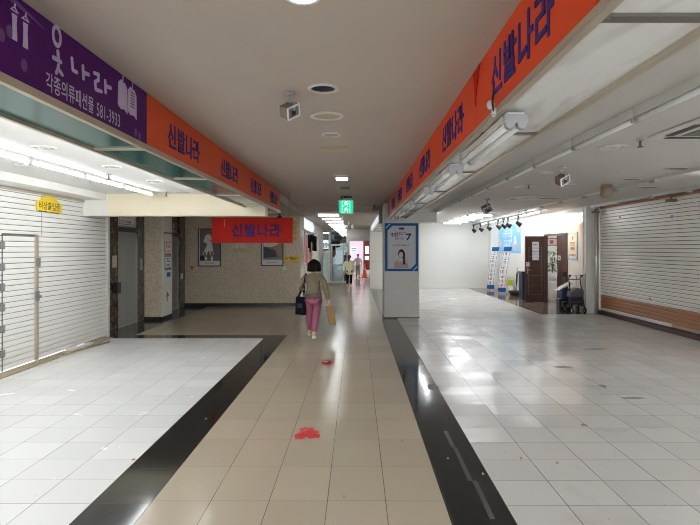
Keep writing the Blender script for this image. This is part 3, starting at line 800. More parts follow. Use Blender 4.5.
def art_close(s, x0, z0, x1, z1):
    w, h = x1 - x0, z1 - z0
    P = lambda a, b: (x0 + a * w, z0 + b * h)
    b = B(); b.fb(LW, x0, z0, .012, x1, z0 + .15 * h, .014); b.fb(LW, x0, z0 + .15 * h, .012, x0 + .06 * w, z1, .014); b.fin('caption_band', M['paper'], s)
    b = B(); scribble(b, LW, x0 + .25 * w, z0 + .06 * h, .5 * w, .03 * h, 12, .014, .015, seed=12); b.fin('caption', M['black'], s)
    b = B(); b.poly(LW, [P(.08, .97), P(.97, .97), P(.95, .68), P(.75, .56), P(.45, .50), P(.08, .52)], .012, .0135); b.fin('pale_shape', M['tan_print'], s)
    b = B(); b.poly(LW, [P(.55, .50), P(.80, .56), P(.95, .68), P(.97, .30), P(.85, .22), P(.78, .35)], .012, .0142); b.poly(LW, [P(.08, .97), P(.24, .97), P(.18, .78), P(.08, .70)], .012, .0142); b.fin('brown_shape', M['skin_print'], s)
    b = B(); b.poly(LW, [P(.08, .52), P(.30, .48), P(.66, .40), P(.75, .22), P(.10, .20)], .012, .0147); b.fin('dark_shape', M['black'], s)
(x0, z0), (x1, z1) = wp(198, 266.5), wp(221, 228.5)
poster('framed sports poster partly behind the red hanging banner', x0, x1, z0, z1, art_player)
(x0, z0), (x1, z1) = wp(261, 266), wp(283.5, 228.5)
poster('framed tan and black poster below the end of the red banner', x0, x1, z0, z1, art_close)
t = thing('wall_sign', 'small amber direction sign with black arrow on the granite wall', 'sign', (*[(wp(291, 259)[0])], 16.58, wp(291, 262)[1]))
(x0, z0), (x1, z1) = wp(283.8, 261.5), wp(299.3, 256)
b = B(); b.fb(LW, x0, z0, 0, x1, z1, .02); b.fin('board', M['amber'], t)
b = B(); zc = (z0 + z1) / 2; b.stroke(LW, [(x0 + .07, zc), (x0 + .13, zc)], .02, .02, .022); b.poly(LW, [(x0 + .03, zc), (x0 + .08, zc - .03), (x0 + .08, zc + .03)], .02, .022); scribble(b, LW, x0 + .16, z0 + .04, .22, .09, 4, .02, .022, seed=6); b.fb(LW, x1 - .05, z0 + .07, .02, x1 - .035, z0 + .13, .022); b.fin('lettering', M['black'], t)
(x0, z0), (x1, z1) = wp(283, 270), wp(285.6, 266.5)
b = B(); b.fb(LW, x0, z0, 0, x1, z1, .015); tag(b.fin('light_switch', M['white']), 'white light switch on the granite wall below the amber sign', 'switch')
x0, z0 = wp(192, 268)
b = B(); b.fb(LW, x0 - .08, z0 + .02, 0, x0 + .08, z0 + .05, .003); b.fb(LW, x0 - .02, z0 - .05, 0, x0 + .02, z0 + .02, .003); tag(b.fin('cross_sticker', M['red']), 'faded red sticker on the granite wall beside the sports poster', 'sticker')
x0, z0 = wp(232.5, 247.5)
b = B(); scribble(b, LW, x0, z0, .45, .15, 6, 0, .006, seed=21); tag(b.fin('wall_lettering', M['paper']), 'row of white letters on the granite wall under the red banner', 'lettering')
x0, z0 = wp(232.5, 252)
b = B(); scribble(b, LW, x0, z0, .46, .10, 6, 0, .006, seed=23); tag(b.fin('wall_lettering', M['gold']), 'row of gold letters just under the white letters on granite', 'lettering')
x0, z0 = wp(294.5, 241)
b = B()
for k in range(4): b.fb(LW, x0 - .06, z0 + .02 + k * .16, 0, x0 + .06, z0 + .14 + k * .16, .004, 0)
tag(b.fin('wall_lettering', M['gold']), 'upright column of gold marks at the corner of the granite wall', 'lettering')

# red hanging banner
BF = face_ny((0, 11.75, 0))
t = thing('hanging_banner', 'red shoe shop banner with blue letters hanging at the lobby opening', 'banner', (-2.2, 11.75, 1.84))
bx = lambda px: (px - 357) * 11.75 / 555
bz = lambda py: H + (249 - py) * 11.75 / 555
b = B(); b.fb(BF, bx(212), bz(243), -.03, bx(292.5), bz(217.5), 0); b.fin('board', M['red_banner'], t)
b = B(); sinbalnara(b, BF, bx(232.5), bz(236.3), bx(283) - bx(232.5), bz(224.5) - bz(236.3), .035, 0, .004); b.fin('lettering', M['ink'], t)
b = B(); b.fb(BF, bx(224), bz(227), 0, bx(224.5), bz(219.5), .003); b.fin('streak', M['pink'], t)
b = B()
for px in (216, 289): b.cyl((bx(px), 11.765, bz(217.5)), (bx(px), 11.765, ZF if bx(px) < -1.65 else ZC), .006, n=6)
b.fin('hanging_wire', M['alu_dark'], t)
# small wheel-like fixture under the end of the left canopy
b = B(); b.cyl((-1.6, 11.48, 2.448), (-1.6, 11.48, 2.40), .02); b.sph((-1.6, 11.48, 2.38), (.05, .05, .03)); tag(b.fin('canopy_spot', M['black']), 'small black lamp under the end of the orange canopy near the lobby', 'lamp')

# ---------------------------------------------------------------- lights: tubes
def tube_fixture(name, label, x, y0, z, length, on, along='y', twin=False, group=None, far=False, zc=None):
    """a batten with a round tube (or two), caps at both ends"""
    t = thing(name, label, 'light', (x, y0 + (length / 2 if along == 'y' else 0), z), group)
    def ln(bld, s0, s1, off, zz, r, kind):
        if along == 'y':
            if kind == 'c': bld.cyl((x + off, y0 + s0, zz), (x + off, y0 + s1, zz), r, n=10)
            else: bld.box(x + off - r, y0 + s0, zz, x + off + r, y0 + s1, kind)
        else:
            if kind == 'c': bld.cyl((x - length / 2 + s0, y0 + off, zz), (x - length / 2 + s1, y0 + off, zz), r, n=10)
            else: bld.box(x - length / 2 + s0, y0 + off - r, zz, x - length / 2 + s1, y0 + off + r, kind)
    zc = zc or z + .06
    b = B(); ln(b, .006, length - .006, 0, z + .02, .028 if not twin else .05, zc); b.fin('batten', M['greywhite'], t)
    tm = M['tube_off'] if not on else (M['tube_far'] if far == 1 else M['tube_shop'] if far == 2 else M['tube_on'])
    for off in ((-.032, .032) if twin else (0,)):
        b = B(); ln(b, .03, length - .03, off, z, .015 if on else .021, 'c'); b.fin('tube', tm, t)
    for s0 in (.0, length - .035):
        b = B()
        if twin:
            ln(b, s0, s0 + .035, 0, z + .0, .065, z + .05)
            for off in (-.032, .032): ln(b, s0 - .005, s0 + .040, off, z - .004, .026, 'c')
        else: ln(b, s0, s0 + .035, 0, z - .02, .024, z + .03)
        b.fin('end_cap', M['grey'] if twin or not on else M['white'], t)
    return t

n = 0
for k in range(9):
    y0 = 9.53 - 1.19 * (k + 1)
    if y0 < -2.5: break
    lab = 'lit fluorescent tube near the white shutter, %s of its row from the header beam' % ORD[k]
    tube_fixture('tube_light', lab, -3.52, y0, 2.655, 1.18, True, group='lit tubes in the shuttered shop', zc=ZL)
for k in range(9):
    y0 = 9.30 - 1.19 * (k + 1)
    lab = 'lit fluorescent tube beside the teal soffit, %s of its row from the header beam' % ORD[k]
    tube_fixture('tube_light', lab, -2.48, y0, 2.655, 1.18, True, group='lit tubes beside the teal soffit', zc=ZL)
# row behind the right canopy: clear unlit tubes in front, lit at the back
k = 0
for y0 in (1.96, 3.22, 4.48, 5.74, 7.0, 8.26, 9.52, 10.78, 12.04, 13.3, 14.56, 15.82, 17.08, 18.34, 19.6):
    on = y0 > 16.9
    lab = ('lit tube at the far end of the canopy row, %s past the unlit tubes' if on else 'unlit clear tube in the ceiling row beside the pale canopy, %s from the camera end')
    tube_fixture('tube_light', lab % (ORD[k - 12] if on else ORD[k]), 2.25, y0, 2.76, 1.24, on, group='far lit tubes of the canopy row' if on else 'unlit tubes of the canopy row', zc=ZR)
    k += 1
for j, x in enumerate((2.25, 3.6, 4.95)):
    for i, y0 in enumerate((-6.2, -4.9, -3.6, -2.3, -1.0)):
        tube_fixture('tube_light', 'added unseen lit tube behind the camera, %s row, %s from the opening' % (ORD[j], ORD[i]), x, y0, 2.76, 1.18, True, group='added lit tubes behind the camera', far=2, zc=ZR)  # added out of view to brighten the right shop
for i, y0 in enumerate((0.3, 1.7, 3.1, 4.5, 5.9, 7.25)):
    tube_fixture('tube_light', 'added unseen lit tube over the cream shutter, %s of the row from the opening' % ORD[i], 5.4, y0, 2.76, 1.18, True, group='added lit tubes over the cream shutter', far=2, zc=ZR)  # row added just outside the view to brighten shutter and floor
# twin fixtures under the right canopy (unlit)
for i, y0 in enumerate((3.02, 4.86, 6.7, 8.54, 10.4, 12.2)):
    tube_fixture('twin_tube_light', 'unlit twin tube fitting under the edge of the orange sign, %s from the camera' % ORD[i], XR + .085, y0, 2.405, 1.36, False, twin=True, group='unlit twin fittings under the orange sign', zc=2.466)
# transverse lit fittings in the far corridor
for i in range(7):
    tube_fixture('ceiling_light', 'lit crosswise ceiling light over the far corridor, %s of the run' % ORD[i], -0.8, 15.7 + 1.95 * i, 2.665, .66, True, along='x', twin=True, group='lit run over the far corridor', far=1, zc=ZF)
# lit fittings at the back of the right shop
for i in range(5):
    tube_fixture('ceiling_light', 'lit crosswise ceiling light at the back of the empty shop, %s of the run' % ORD[i], 3.95, 17.8 + 1.3 * i, 2.79, .80, True, along='x', twin=True, group='lit run at the back of the empty shop', far=2, zc=ZR)
for i in range(6):
    tube_fixture('tube_light', 'lit tube in front of the brown door wall, %s from the chrome post' % ORD[i], 5.3, 16.0 + 1.3 * i, 2.79, 1.2, True, group='lit tubes by the brown door wall', far=2, zc=ZR)
# inside the room behind the door and far rooms, extra lamps added to brighten them
tube_fixture('ceiling_light', 'ceiling light in the room behind the brown door', 7.3, 18.6, 2.54, 1.2, True, along='x', twin=True, zc=2.6)
tube_fixture('ceiling_light', 'second ceiling light, added in the room behind the brown door, over the plant', 6.9, 17.4, 2.54, 1.2, True, along='x', twin=True, zc=2.6)
tube_fixture('ceiling_light', 'third ceiling light, added in the room behind the brown door, by its back wall', 7.3, 20.6, 2.54, 1.2, True, along='x', twin=True, zc=2.6)
for i, (x, y) in enumerate(((-2.2, 32.5), (.3, 31.0), (.3, 35.0))):
    tube_fixture('ceiling_light', ('added ceiling light inside the glazed far shop', 'added ceiling light in the far passage past the lintel', 'added ceiling light before the pink shop front')[i], x, y, 2.665, 1.2, True, along='x', twin=True, zc=ZF)  # unseen lamps added to light the far end

# ceiling track with clips along the right shop (white profile rails)
def rail(label, x, y0, y1, z0, m='greywhite'):
    t = thing('ceiling_rail', label, 'rail', (x, (y0 + y1) / 2, z0))
    b = B(); b.box(x - .018, y0, z0, x + .018, y1, ZR); b.fin('profile', M[m], t)
    y = y0 + .6
    while y < y1:
        b = B(); b.box(x - .03, y, z0 - .03, x + .03, y + .16, z0 + .015); b.fin('tube_clip', M['grey'], t); y += 1.35
    return t
rail('long white ceiling rail with clips crossing the empty shop before the cream shutter', 4.77, 1.5, 16.5, ZR - .045)
rail('white ceiling rail running just over the top of the cream shutter', 6.15, 1.5, 14.6, ZR - .06)

# ---------------------------------------------------------------- lights and fittings on the corridor ceiling
CD = lambda x, y, z: Fr((x, y, z), (1, 0, 0), (0, -1, 0))        # looks down
def downlight(label, x, y, z, r, lens, rim='white', depth=.012):
    t = thing('downlight', label, 'light', (x, y, z)); f = CD(x, y, z)
    b = B(); b.ring(f, 0, 0, r * .78, r, 0, depth, 28); b.fin('rim', M[rim], t)
    b = B(); b.ell(f, 0, 0, r * .78, r * .78, 0, .004, 24); b.fin('lens', lens, t)
    return t
downlight('lit downlight in the corridor ceiling directly above the camera end', -.255, 2.60, ZC, .085, M['downlight_on'])
t = downlight('dark round downlight with pale rim beside the ceiling floodlight', -.25, 4.10, ZC, .115, M['black'], 'greywhite')
b = B(); b.box(-.32, 4.05, ZC - .012, -.18, 4.13, ZC - .004); b.fin('louvre', M['navy'], t)
downlight('round ceiling light with beige lens behind the dark downlight', -.27, 4.95, ZC, .15, M['beige_pl'], 'greywhite')
downlight('small dark downlight third along the corridor ceiling', -.265, 5.75, ZC, .10, M['grey'], 'greywhite')
b = B(); b.box(-.42, 6.45, ZC - .02, -.12, 6.72, ZC); tag(b.fin('speaker_grille', M['beige_pl'], bevel=.005), 'beige rectangular ceiling grille in the corridor', 'grille')
t = thing('ceiling_light', 'small lit square light before the green exit sign', 'light', (-.25, 9.2, ZC))
b = B(); b.box(-.37, 9.05, ZC - .03, -.15, 9.3, ZC); b.fin('housing', M['brown_metal'], t)
b = B(); b.box(-.345, 9.04, ZC - .042, -.155, 9.28, ZC - .03); b.fin('lens', M['square_on'], t)
b = B(); b.box(-.32, 10.7, ZC - .02, -.14, 10.95, ZC); tag(b.fin('ceiling_vent', M['brown_metal']), 'dark ceiling vent between the small lit light and the exit sign', 'vent')

def floodlight(label, x, y, z, s=1.0, tilt=0.5, yaw=0.6, group=None):
    t = thing('floodlight', label, 'floodlight', (x, y, z), group)
    b = B(); b.cyl((x, y, z), (x, y, z - .03 * s), .055 * s); b.cyl((x, y, z - .03 * s), (x, y, z - .11 * s), .016 * s); b.fin('mount', M['grey'], t)
    c = Vector((x, y, z - .19 * s))
    u = Vector((math.cos(yaw), math.sin(yaw), 0.55)).normalized()
    d = Vector((math.sin(yaw) * .9, -math.cos(yaw) * .9, -.55)).normalized()
    d = (d - u * d.dot(u)).normalized()
    f = Fr(c, u, d.cross(u)); 
    b = B(); b.fb(f, -.085 * s, -.065 * s, -.07 * s, .085 * s, .065 * s, .05 * s); b.fin('housing', M['brown_metal'], t, bevel=.006)
    b = B()
    for q in ((-.09, -.07, .09, -.055), (-.09, .055, .09, .07), (-.09, -.055, -.075, .055), (.075, -.055, .09, .055)): b.fb(f, q[0] * s, q[1] * s, .05 * s, q[2] * s, q[3] * s, .062 * s)
    b.fin('bezel', M['white'], t)
    b = B(); b.fb(f, -.075 * s, -.055 * s, .05 * s, .075 * s, .055 * s, .054 * s); b.fin('glass', M['lamp_glass'], t)
    b = B(); b.fb(f, -.03 * s, -.035 * s, .054 * s, .03 * s, .02 * s, .057 * s); b.fin('lamp', M['black'], t)
    b = B(); b.stroke(Fr(c, u.cross(Vector((0, 0, 1))).normalized(), (0, 0, 1)), [(-.075 * s, -.01 * s), (-.075 * s, .08 * s), (.075 * s, .08 * s), (.075 * s, -.01 * s)], .012 * s, -.012 * s, .012 * s); b.fin('yoke', M['grey'], t)
    return t
floodlight('brown floodlight with glass front on the corridor ceiling', -.51, 4.22, ZC, .72, yaw=.75)
floodlight('brown floodlight hanging from the empty shop ceiling beside the unlit tubes', 2.85, 7.7, ZR, .92, yaw=.3)
floodlight('dark floodlight farther back on the empty shop ceiling by the round diffuser', 2.95, 12.6, ZR, 1.2, yaw=.0)
t = thing('ceiling_speaker', 'tan cylindrical speaker hanging from the empty shop ceiling', 'speaker', (4.45, 9.9, ZR))
b = B(); b.cyl((4.45, 9.9, ZR), (4.45, 9.9, ZR - .04), .10); b.lathe((4.45, 9.9, ZR - .22), [(0, 0), (.07, 0), (.105, .05), (.105, .18), (.0, .18)]); b.fin('body', M['tan_pl'], t)

# exit sign
t = thing('exit_sign', 'green lit running figure exit sign hanging from the corridor ceiling', 'sign', (-.24, 12.1, 2.5))
EF = face_ny((0, 12.1, 0)); ex = lambda px: (px - 357) * 12.1 / 555; ez = lambda py: H + (249 - py) * 12.1 / 555
b = B(); b.fb(EF, ex(338.4), ez(214), -.06, ex(353.8), ez(200), 0); b.fin('casing', M['steel'], t)
b = B(); b.fb(EF, ex(339.4), ez(213.4), 0, ex(352.8), ez(200.6), .004); b.fin('lit_face', M['exit_on'], t)
b = B()
cx = ex(346)
for zz, mir in ((ez(203.8), 1), (ez(210), -1)):
    b.ell(EF, cx + .01, zz + .05, .016, .018, .004, .006, 10)
    b.stroke(EF, [(cx, zz + .03), (cx - .01, zz - .01)], .03, .004, .006); b.stroke(EF, [(cx - .01, zz - .01), (cx + .035, zz - .02), (cx + .03, zz - .06)], .014, .004, .006)
    b.stroke(EF, [(cx - .01, zz - .01), (cx - .03, zz - .04), (cx - .06, zz - .05)], .014, .004, .006); b.stroke(EF, [(cx - .04, zz + .0), (cx - .025, zz + .03), (cx + .03, zz + .025), (cx + .05, zz + .0)], .012, .004, .006)
b.stroke(EF, [(cx - .085, ez(213)), (cx - .085, ez(201)), (cx + .085, ez(201)), (cx + .085, ez(213))], .012, .004, .006)
b.fin('running_figures', M['exit_white'], t)
b = B(); b.cyl((ex(343), 12.13, ez(200)), (ex(343), 12.13, ZC), .008, n=8); b.cyl((ex(349), 12.13, ez(200)), (ex(349), 12.13, ZC), .008, n=8); b.fin('stem', M['grey'], t)
t = thing('ceiling_fixture', 'slim black and white fixture on the ceiling above the exit sign', 'fixture', (-.24, 12.6, ZC))
b = B(); b.box(-.36, 12.5, ZC - .05, -.12, 12.7, ZC); b.fin('base', M['black'], t)
b = B(); b.box(-.33, 12.49, ZC - .065, -.12, 12.65, ZC - .05); b.fin('cover', M['white'], t)

# round vents, sprinklers on the shop ceilings
def vent(label, x, y, z, r, group=None):
    t = thing('ceiling_vent', label, 'vent', (x, y, z), group); f = CD(x, y, z)
    b = B(); b.ring(f, 0, 0, r * .8, r, 0, .012, 24); b.ring(f, 0, 0, r * .25, r * .55, 0, .010, 20); b.fin('rings', M['greywhite'], t)
    b = B(); b.ell(f, 0, 0, r * .8, r * .8, 0, .003, 20); b.fin('opening', M['grey'], t)
for (x, y, lab) in ((-3.04, 5.39, 'round vent between the two tube rows, camera end'), (-2.94, 6.66, 'round vent between the two tube rows, second from the camera'), (-2.95, 8.08, 'round vent between the two tube rows, third from the camera'),
                    (-3.03, 9.65, 'round vent between the tube rows close to the header beam'), (-3.87, 6.43, 'round vent between the tube row and the shutter, camera end'), (-3.87, 8.2, 'round vent between the tube row and the shutter, toward the header')):
    vent(lab, x, y, ZL, .11)
def sprinkler(label, x, y, z):
    t = thing('sprinkler', label, 'sprinkler', (x, y, z))
    b = B(); b.cyl((x, y, z), (x, y, z - .012), .035); b.fin('collar', M['grey'], t)
    b = B(); b.cyl((x, y, z - .012), (x, y, z - .07), .012); b.cyl((x, y, z - .07), (x, y, z - .078), .03); b.fin('head', M['brown_metal'], t)
sprinkler('ceiling sprinkler between the lit tube rows', -3.28, 7.33, ZL)
sprinkler('ceiling sprinkler in front of the cream header beam', -3.3, 9.6, ZL)
sprinkler('ceiling sprinkler beside the unlit tubes over the empty shop', 2.96, 5.8, ZR)
sprinkler('ceiling sprinkler behind the hanging floodlight in the empty shop', 3.03, 9.8, ZR)
for (x, y, r, lab) in ((2.86, 6.2, .15, 'round vent beside the unlit tubes, before the floodlight'), (2.80, 8.3, .13, 'round vent just behind the hanging floodlight'), (2.95, 10.2, .12, 'round vent between the two floodlights on the shop ceiling'),
                       (3.8, 12.45, .46, 'large round ceiling diffuser at the middle of the empty shop')):
    vent(lab, x, y, ZR, r)
def rect_vent(label, x, y, w, d):
    t = thing('ceiling_vent', label, 'vent', (x, y, ZR))
    b = B(); b.box(x - w / 2, y - d / 2, ZR - .012, x + w / 2, y + d / 2, ZR); b.fin('plate', M['greywhite'], t)
    b = B(); b.box(x - w * .4, y - d * .38, ZR - .016, x + w * .4, y + d * .38, ZR - .012); b.fin('slot', M['alu_dark'], t)
rect_vent('rectangular vent by the cream shutter, camera end', 4.50, 7.8, .30, .16)
rect_vent('rectangular vent by the cream shutter, second back', 4.45, 9.0, .30, .14)
rect_vent('rectangular vent between the floodlights and the long rail', 3.75, 9.9, .28, .14)
rect_vent('rectangular vent over the far end of the cream shutter', 5.35, 10.2, .34, .16)
rect_vent('rectangular vent past the tan speaker', 4.3, 12.4, .5, .2)
t = thing('air_conditioner', 'ceiling cassette air conditioner at the edge over the empty shop', 'air conditioner', (3.5, 5.2, ZR))
b = B(); b.box(2.95, 4.75, ZR - .03, 3.95, 5.65, ZR - .001); b.fin('panel', M['greywhite'], t, bevel=.01)
for q in ((3.08, 4.82, 3.82, 4.90), (3.08, 5.50, 3.82, 5.58), (3.02, 4.95, 3.10, 5.45), (3.80, 4.95, 3.88, 5.45)):
    b = B(); b.box(q[0], q[1], ZR - .034, q[2], q[3], ZR - .03); b.fin('air_slot', M['black'], t)
b = B(); b.box(3.18, 4.97, ZR - .036, 3.72, 5.43, ZR - .03); b.fin('grille', M['alu_dark'], t)

# track spots above the banners
for i, px in enumerate((518, 508, 503.4, 498, 488.6, 480.6, 473.5)):
    x = 5.1; y = 555 * x / (px - 357)
    t = thing('track_spot', 'black track spot over the blue banner, %s from the brown door' % ORD[i], 'spotlight', (x, y, 2.5), 'black track spots')
    b = B(); b.cyl((x, y, 2.72), (x, y, 2.62), .02); b.box(x - .03, y - .09, 2.72, x + .03, y + .09, 2.76); b.fin('stem', M['black'], t)
    b = B(); b.lathe((x - .05, y + .02, 2.58), [(0, 0), (.05, 0), (.06, .05), (.085, .18), (.07, .18), (.0, .12)], 14, axis=(.8, -.05, -.6)); b.fin('can', M['black'], t)
t = thing('lamp_track', 'black lamp track above the leaning banners', 'track', (5.1, 21, 2.76))
b = B(); b.box(5.08, 17.0, 2.76, 5.12, 24.4, 2.80)
for y in (17.5, 20.5, 23.8): b.cyl((5.1, y, 2.8), (5.1, y, ZR), .012)
b.fin('profile', M['alu_dark'], t)
def spot(name, x, y, z, tx, ty, tz, e, col, ang=1.0):
    d = bpy.data.lights.new(name, 'SPOT'); d.energy = e; d.color = col; d.spot_size = ang; d.spot_blend = .6; d.shadow_soft_size = .05
    o = bpy.data.objects.new(name, d); COL.objects.link(o); o.location = (x, y, z)
    o.rotation_euler = (Vector((tx, ty, tz)) - Vector((x, y, z))).to_track_quat('-Z', 'Y').to_euler()
for y, e in ((15.7, 26), (16.9, 22), (18.6, 16), (20.2, 10)):
    spot('wall_spot', 5.42, y, 2.72, 6.1, y, 2.2, e, (1.0, .62, .32), 1.5)

# ---------------------------------------------------------------- pillar poster
PF = face_ny((0, 13.798, 0)); qx = lambda px: (px - 357) * 13.8 / 555; qz = lambda py: H + (249 - py) * 13.8 / 555
t = thing('poster_board', 'blue bordered advertisement poster on the square white pillar', 'poster', (qx(401), 13.79, qz(271)))
x0, x1, z0, z1 = qx(385), qx(418), qz(271.2), qz(223.3)
b = B(); b.fb(PF, x0, z0, 0, x1, z1, .03); b.fin('backing', M['blue'], t)
w = .062; b = B()
b.poly(PF, [(x0 + w, z0 + w), (x1 - w - .12, z0 + w), (x1 - w, z0 + w + .12), (x1 - w, z1 - w), (x0 + w + .12, z1 - w), (x0 + w, z1 - w - .12)], .03, .033); s = b.fin('print', mat('grey_white_print', (0.50, 0.51, 0.56), .4), t)
b = B(); cx = (x0 + x1) / 2
b.poly(PF, [(cx - .06, qz(229.6)), (cx - .07, qz(227.5)), (cx - .03, qz(228.4)), (cx, qz(227)), (cx + .03, qz(228.4)), (cx + .07, qz(227.5)), (cx + .06, qz(229.6))], .033, .036); b.fb(PF, cx - .11, qz(232.5), .033, cx + .11, qz(232.1), .036)
scribble(b, PF, qx(391), qz(236.5), .32, .09, 5, .033, .036, seed=31); scribble(b, PF, qx(395), qz(239.8), .22, .05, 5, .033, .036, seed=32); scribble(b, PF, qx(392), qz(246), .42, .035, 14, .033, .036, seed=33)
b.stroke(PF, [(qx(406.2), qz(234.5)), (qx(410.3), qz(234.2)), (qx(407.3), qz(239.6))], .035, .033, .036)
b.fin('lettering', M['ink'], s)
b = B(); b.poly(PF, [(x0 + .02, z1 - .14), (x0 + .02, z1 - .10), (x0 + .10, z1 - .02), (x0 + .14, z1 - .02)], .03, .035); b.poly(PF, [(x1 - .02, z0 + .14), (x1 - .02, z0 + .10), (x1 - .10, z0 + .02), (x1 - .14, z0 + .02)], .03, .035); b.fin('corner_ribbon', M['skyblue'], t)
b = B(); px_, pz = qx(401), 0
b.ell(PF, qx(401.3), qz(253.8), .082, .115, .033, .035); b.poly(PF, [(qx(402.5), qz(250)), (qx(405), qz(253)), (qx(405.3), qz(264.5)), (qx(402.8), qz(264.5))], .033, .035); b.fin('hair_print', M['black'], s)
b = B(); b.ell(PF, qx(400.8), qz(255), .052, .075, .035, .037); b.stroke(PF, [(qx(406.5), qz(263)), (qx(407), qz(257.5))], .035, .033, .037); b.stroke(PF, [(qx(399), qz(262)), (qx(398.6), qz(258.5))], .03, .036, .0385); b.fin('face_print', mat('pale_skin_print', (.60, .42, .36), .5), s)
b = B(); b.poly(PF, [(qx(393.8), qz(268)), (qx(394.2), qz(262.5)), (qx(397.5), qz(260)), (qx(401), qz(262)), (qx(405.3), qz(260.5)), (qx(408.0), qz(263)), (qx(408.2), qz(268))], .033, .034); b.fin('blouse_print', mat('dusty_rose_print', (.40, .29, .31), .5), s)

# ---------------------------------------------------------------- right shop: door wall
DW = face_nx((6.1, 0, 0))     # a = -y
def leaf(name, label, fr, w, h, handle_side):
    t = thing(name, label, 'door', tuple(fr.p(w / 2, 0)))
    t['kind'] = 'structure'
    b = B(); b.fb(fr, 0, .01, -.045, w, h, 0); d = b.fin('door_leaf', M['door_brown'], t, bevel=.004)
    b = B()
    m_ = .15 * w
    b.stroke(fr, [(m_, .25), (w - m_, .25), (w - m_, h - .35), (m_, h - .35), (m_, .25)], .014, 0, .005)
    for k in range(1, 5): b.fb(fr, m_, .25 + k * (h - .6) / 5, 0, w - m_, .262 + k * (h - .6) / 5, .005)
    b.fin('panel_moulding', M['brown_groove'], d)
    ha = w - .07 if handle_side > 0 else .07
    b = B(); b.fb(fr, ha - .02, .93, 0, ha + .02, 1.13, .012); b.cyl(fr.p(ha, 1.05, .012), fr.p(ha, 1.05, .05), .012); b.cyl(fr.p(ha, 1.05, .05), fr.p(ha - .11 * handle_side, 1.05, .05), .011); b.fin('door_handle', M['chrome'], d)
    return t
# frame
b = B()
for a0, a1, z0, z1 in ((-18.02, -17.95, 0, 2.19), (-16.10, -16.05, 0, 2.19), (-18.02, -16.05, 2.14, 2.19)): b.fb(DW, a0, z0, -.07, a1, z1, .03)
struct(b.fin('trim_15', M['door_brown']), 'dark brown frame of the double door')
lf = Fr((6.06, 17.93, 0), (-.64, -.14, 0)); lf = Fr(lf.o + lf.u * .68, -lf.u)   # open leaf seen broadside
d = leaf('door_1', 'open dark brown door leaf with papers pinned on it', lf, .68, 2.13, -1)
def sheet(par, fr, a0, z0, a1, z1, m2, name='paper_sheet', sd=0):
    b = B(); b.fb(fr, a0, z0, .006, a1, z1, .010); q = b.fin(name, M['paper'], par)
    b = B(); scribble(b, fr, a0 + .02, z0 + (z1 - z0) * .6, (a1 - a0) - .04, (z1 - z0) * .2, 5, .010, .012, seed=sd); scribble(b, fr, a0 + .02, z0 + (z1 - z0) * .25, (a1 - a0) - .04, (z1 - z0) * .12, 6, .010, .012, seed=sd + 1); b.fin('lettering', M[m2], q)
for a0, z0, a1, z1, m2, lab, sd in ((.24, 1.66, .47, 1.95, 'greypr', 'white sheet pinned high on the open brown door leaf', 41), (.24, 1.36, .47, 1.64, 'skyblue', 'blue and white sheet pinned under the white one on the open door', 43), (.02, 1.16, .14, 1.30, 'red', 'small white card by the handle of the open door leaf', 45)):
    b = B(); b.fb(lf, a0, z0, .006, a1, z1, .010); q = tag(b.fin('paper_sheet', M['paper']), lab, 'paper')
    b = B(); scribble(b, lf, a0 + .02, z0 + (z1 - z0) * .6, (a1 - a0) - .04, (z1 - z0) * .2, 5, .010, .012, seed=sd); scribble(b, lf, a0 + .02, z0 + (z1 - z0) * .25, (a1 - a0) - .04, (z1 - z0) * .12, 6, .010, .012, seed=sd + 1); b.fin('lettering', M[m2], q)
rf = Fr((6.16, 17.10, 0), (0, -1, 0))
leaf('door_2', 'closed dark brown door leaf beside the carts', rf, .99, 2.13, -1)
b = B(); b.fb(rf, .10, 1.38, .006, .33, 1.52, .010); q = tag(b.fin('paper_sheet', M['paper']), 'small white notice on the closed brown door leaf', 'paper')
b = B(); scribble(b, rf, .13, 1.42, .17, .06, 4, .010, .012, seed=51); b.fin('lettering', M['greypr'], q)

# notice poster by the door
t = thing('notice_poster', 'pale notice poster with blue corners on the wall above the carts', 'poster', (6.09, 15.65, 1.4))
b = B(); b.fb(DW, -16.02, 1.41, 0.002, -15.32, 2.19, .02); b.fin('board', M['skyblue'], t)
b = B(); b.poly(DW, [(-15.98, 1.56), (-15.90, 1.45), (-15.42, 1.45), (-15.36, 1.54), (-15.36, 2.15), (-15.92, 2.15), (-15.98, 2.05)], .02, .022); s = b.fin('print', mat('peach_paper', (.82, .72, .62), .5), t)
b = B(); b.ell(DW, -15.66, 2.03, .05, .05, .022, .024); scribble(b, DW, -15.86, 1.82, .40, .09, 5, .022, .024, seed=61); scribble(b, DW, -15.80, 1.70, .3, .07, 5, .022, .024, seed=62); scribble(b, DW, -15.88, 1.52, .45, .05, 9, .022, .024, seed=63); b.fin('lettering', M['greypr'], s)

# blue banner on the wall
t = thing('wall_banner', 'sky blue banner with white letters hung on the shop wall', 'banner', (6.09, 22.0, 1.6))
b = B(); b.fb(DW, -23.75, 1.56, 0, -20.65, 2.68, .01); b.fin('sheet', M['skyblue'], t)
b = B(); scribble(b, DW, -23.1, 2.20, 1.25, .28, 5, .01, .014, seed=71); scribble(b, DW, -23.0, 1.84, 1.05, .24, 4, .01, .014, seed=72); scribble(b, DW, -22.0, 2.0, .3, .5, 1, .01, .014, seed=73); b.fin('lettering', M['paper'], t)
b = B(); b.ell(DW, -21.35, 1.90, .2, .26, .01, .013); b.ell(DW, -21.35, 2.12, .14, .10, .01, .0145); b.fin('food_print', M['paper'], t)
b = B(); b.ell(DW, -21.35, 1.80, .2, .12, .0145, .016); b.fb(DW, -21.1, 2.35, .01, -20.8, 2.66, .014); b.fb(DW, -23.6, 1.8, .01, -23.45, 2.1, .014); b.fin('red_print', M['pink'], t)
b = B(); b.fb(DW, -23.7, 2.52, .01, -23.2, 2.66, .014); b.fin('green_print', M['green'], t)

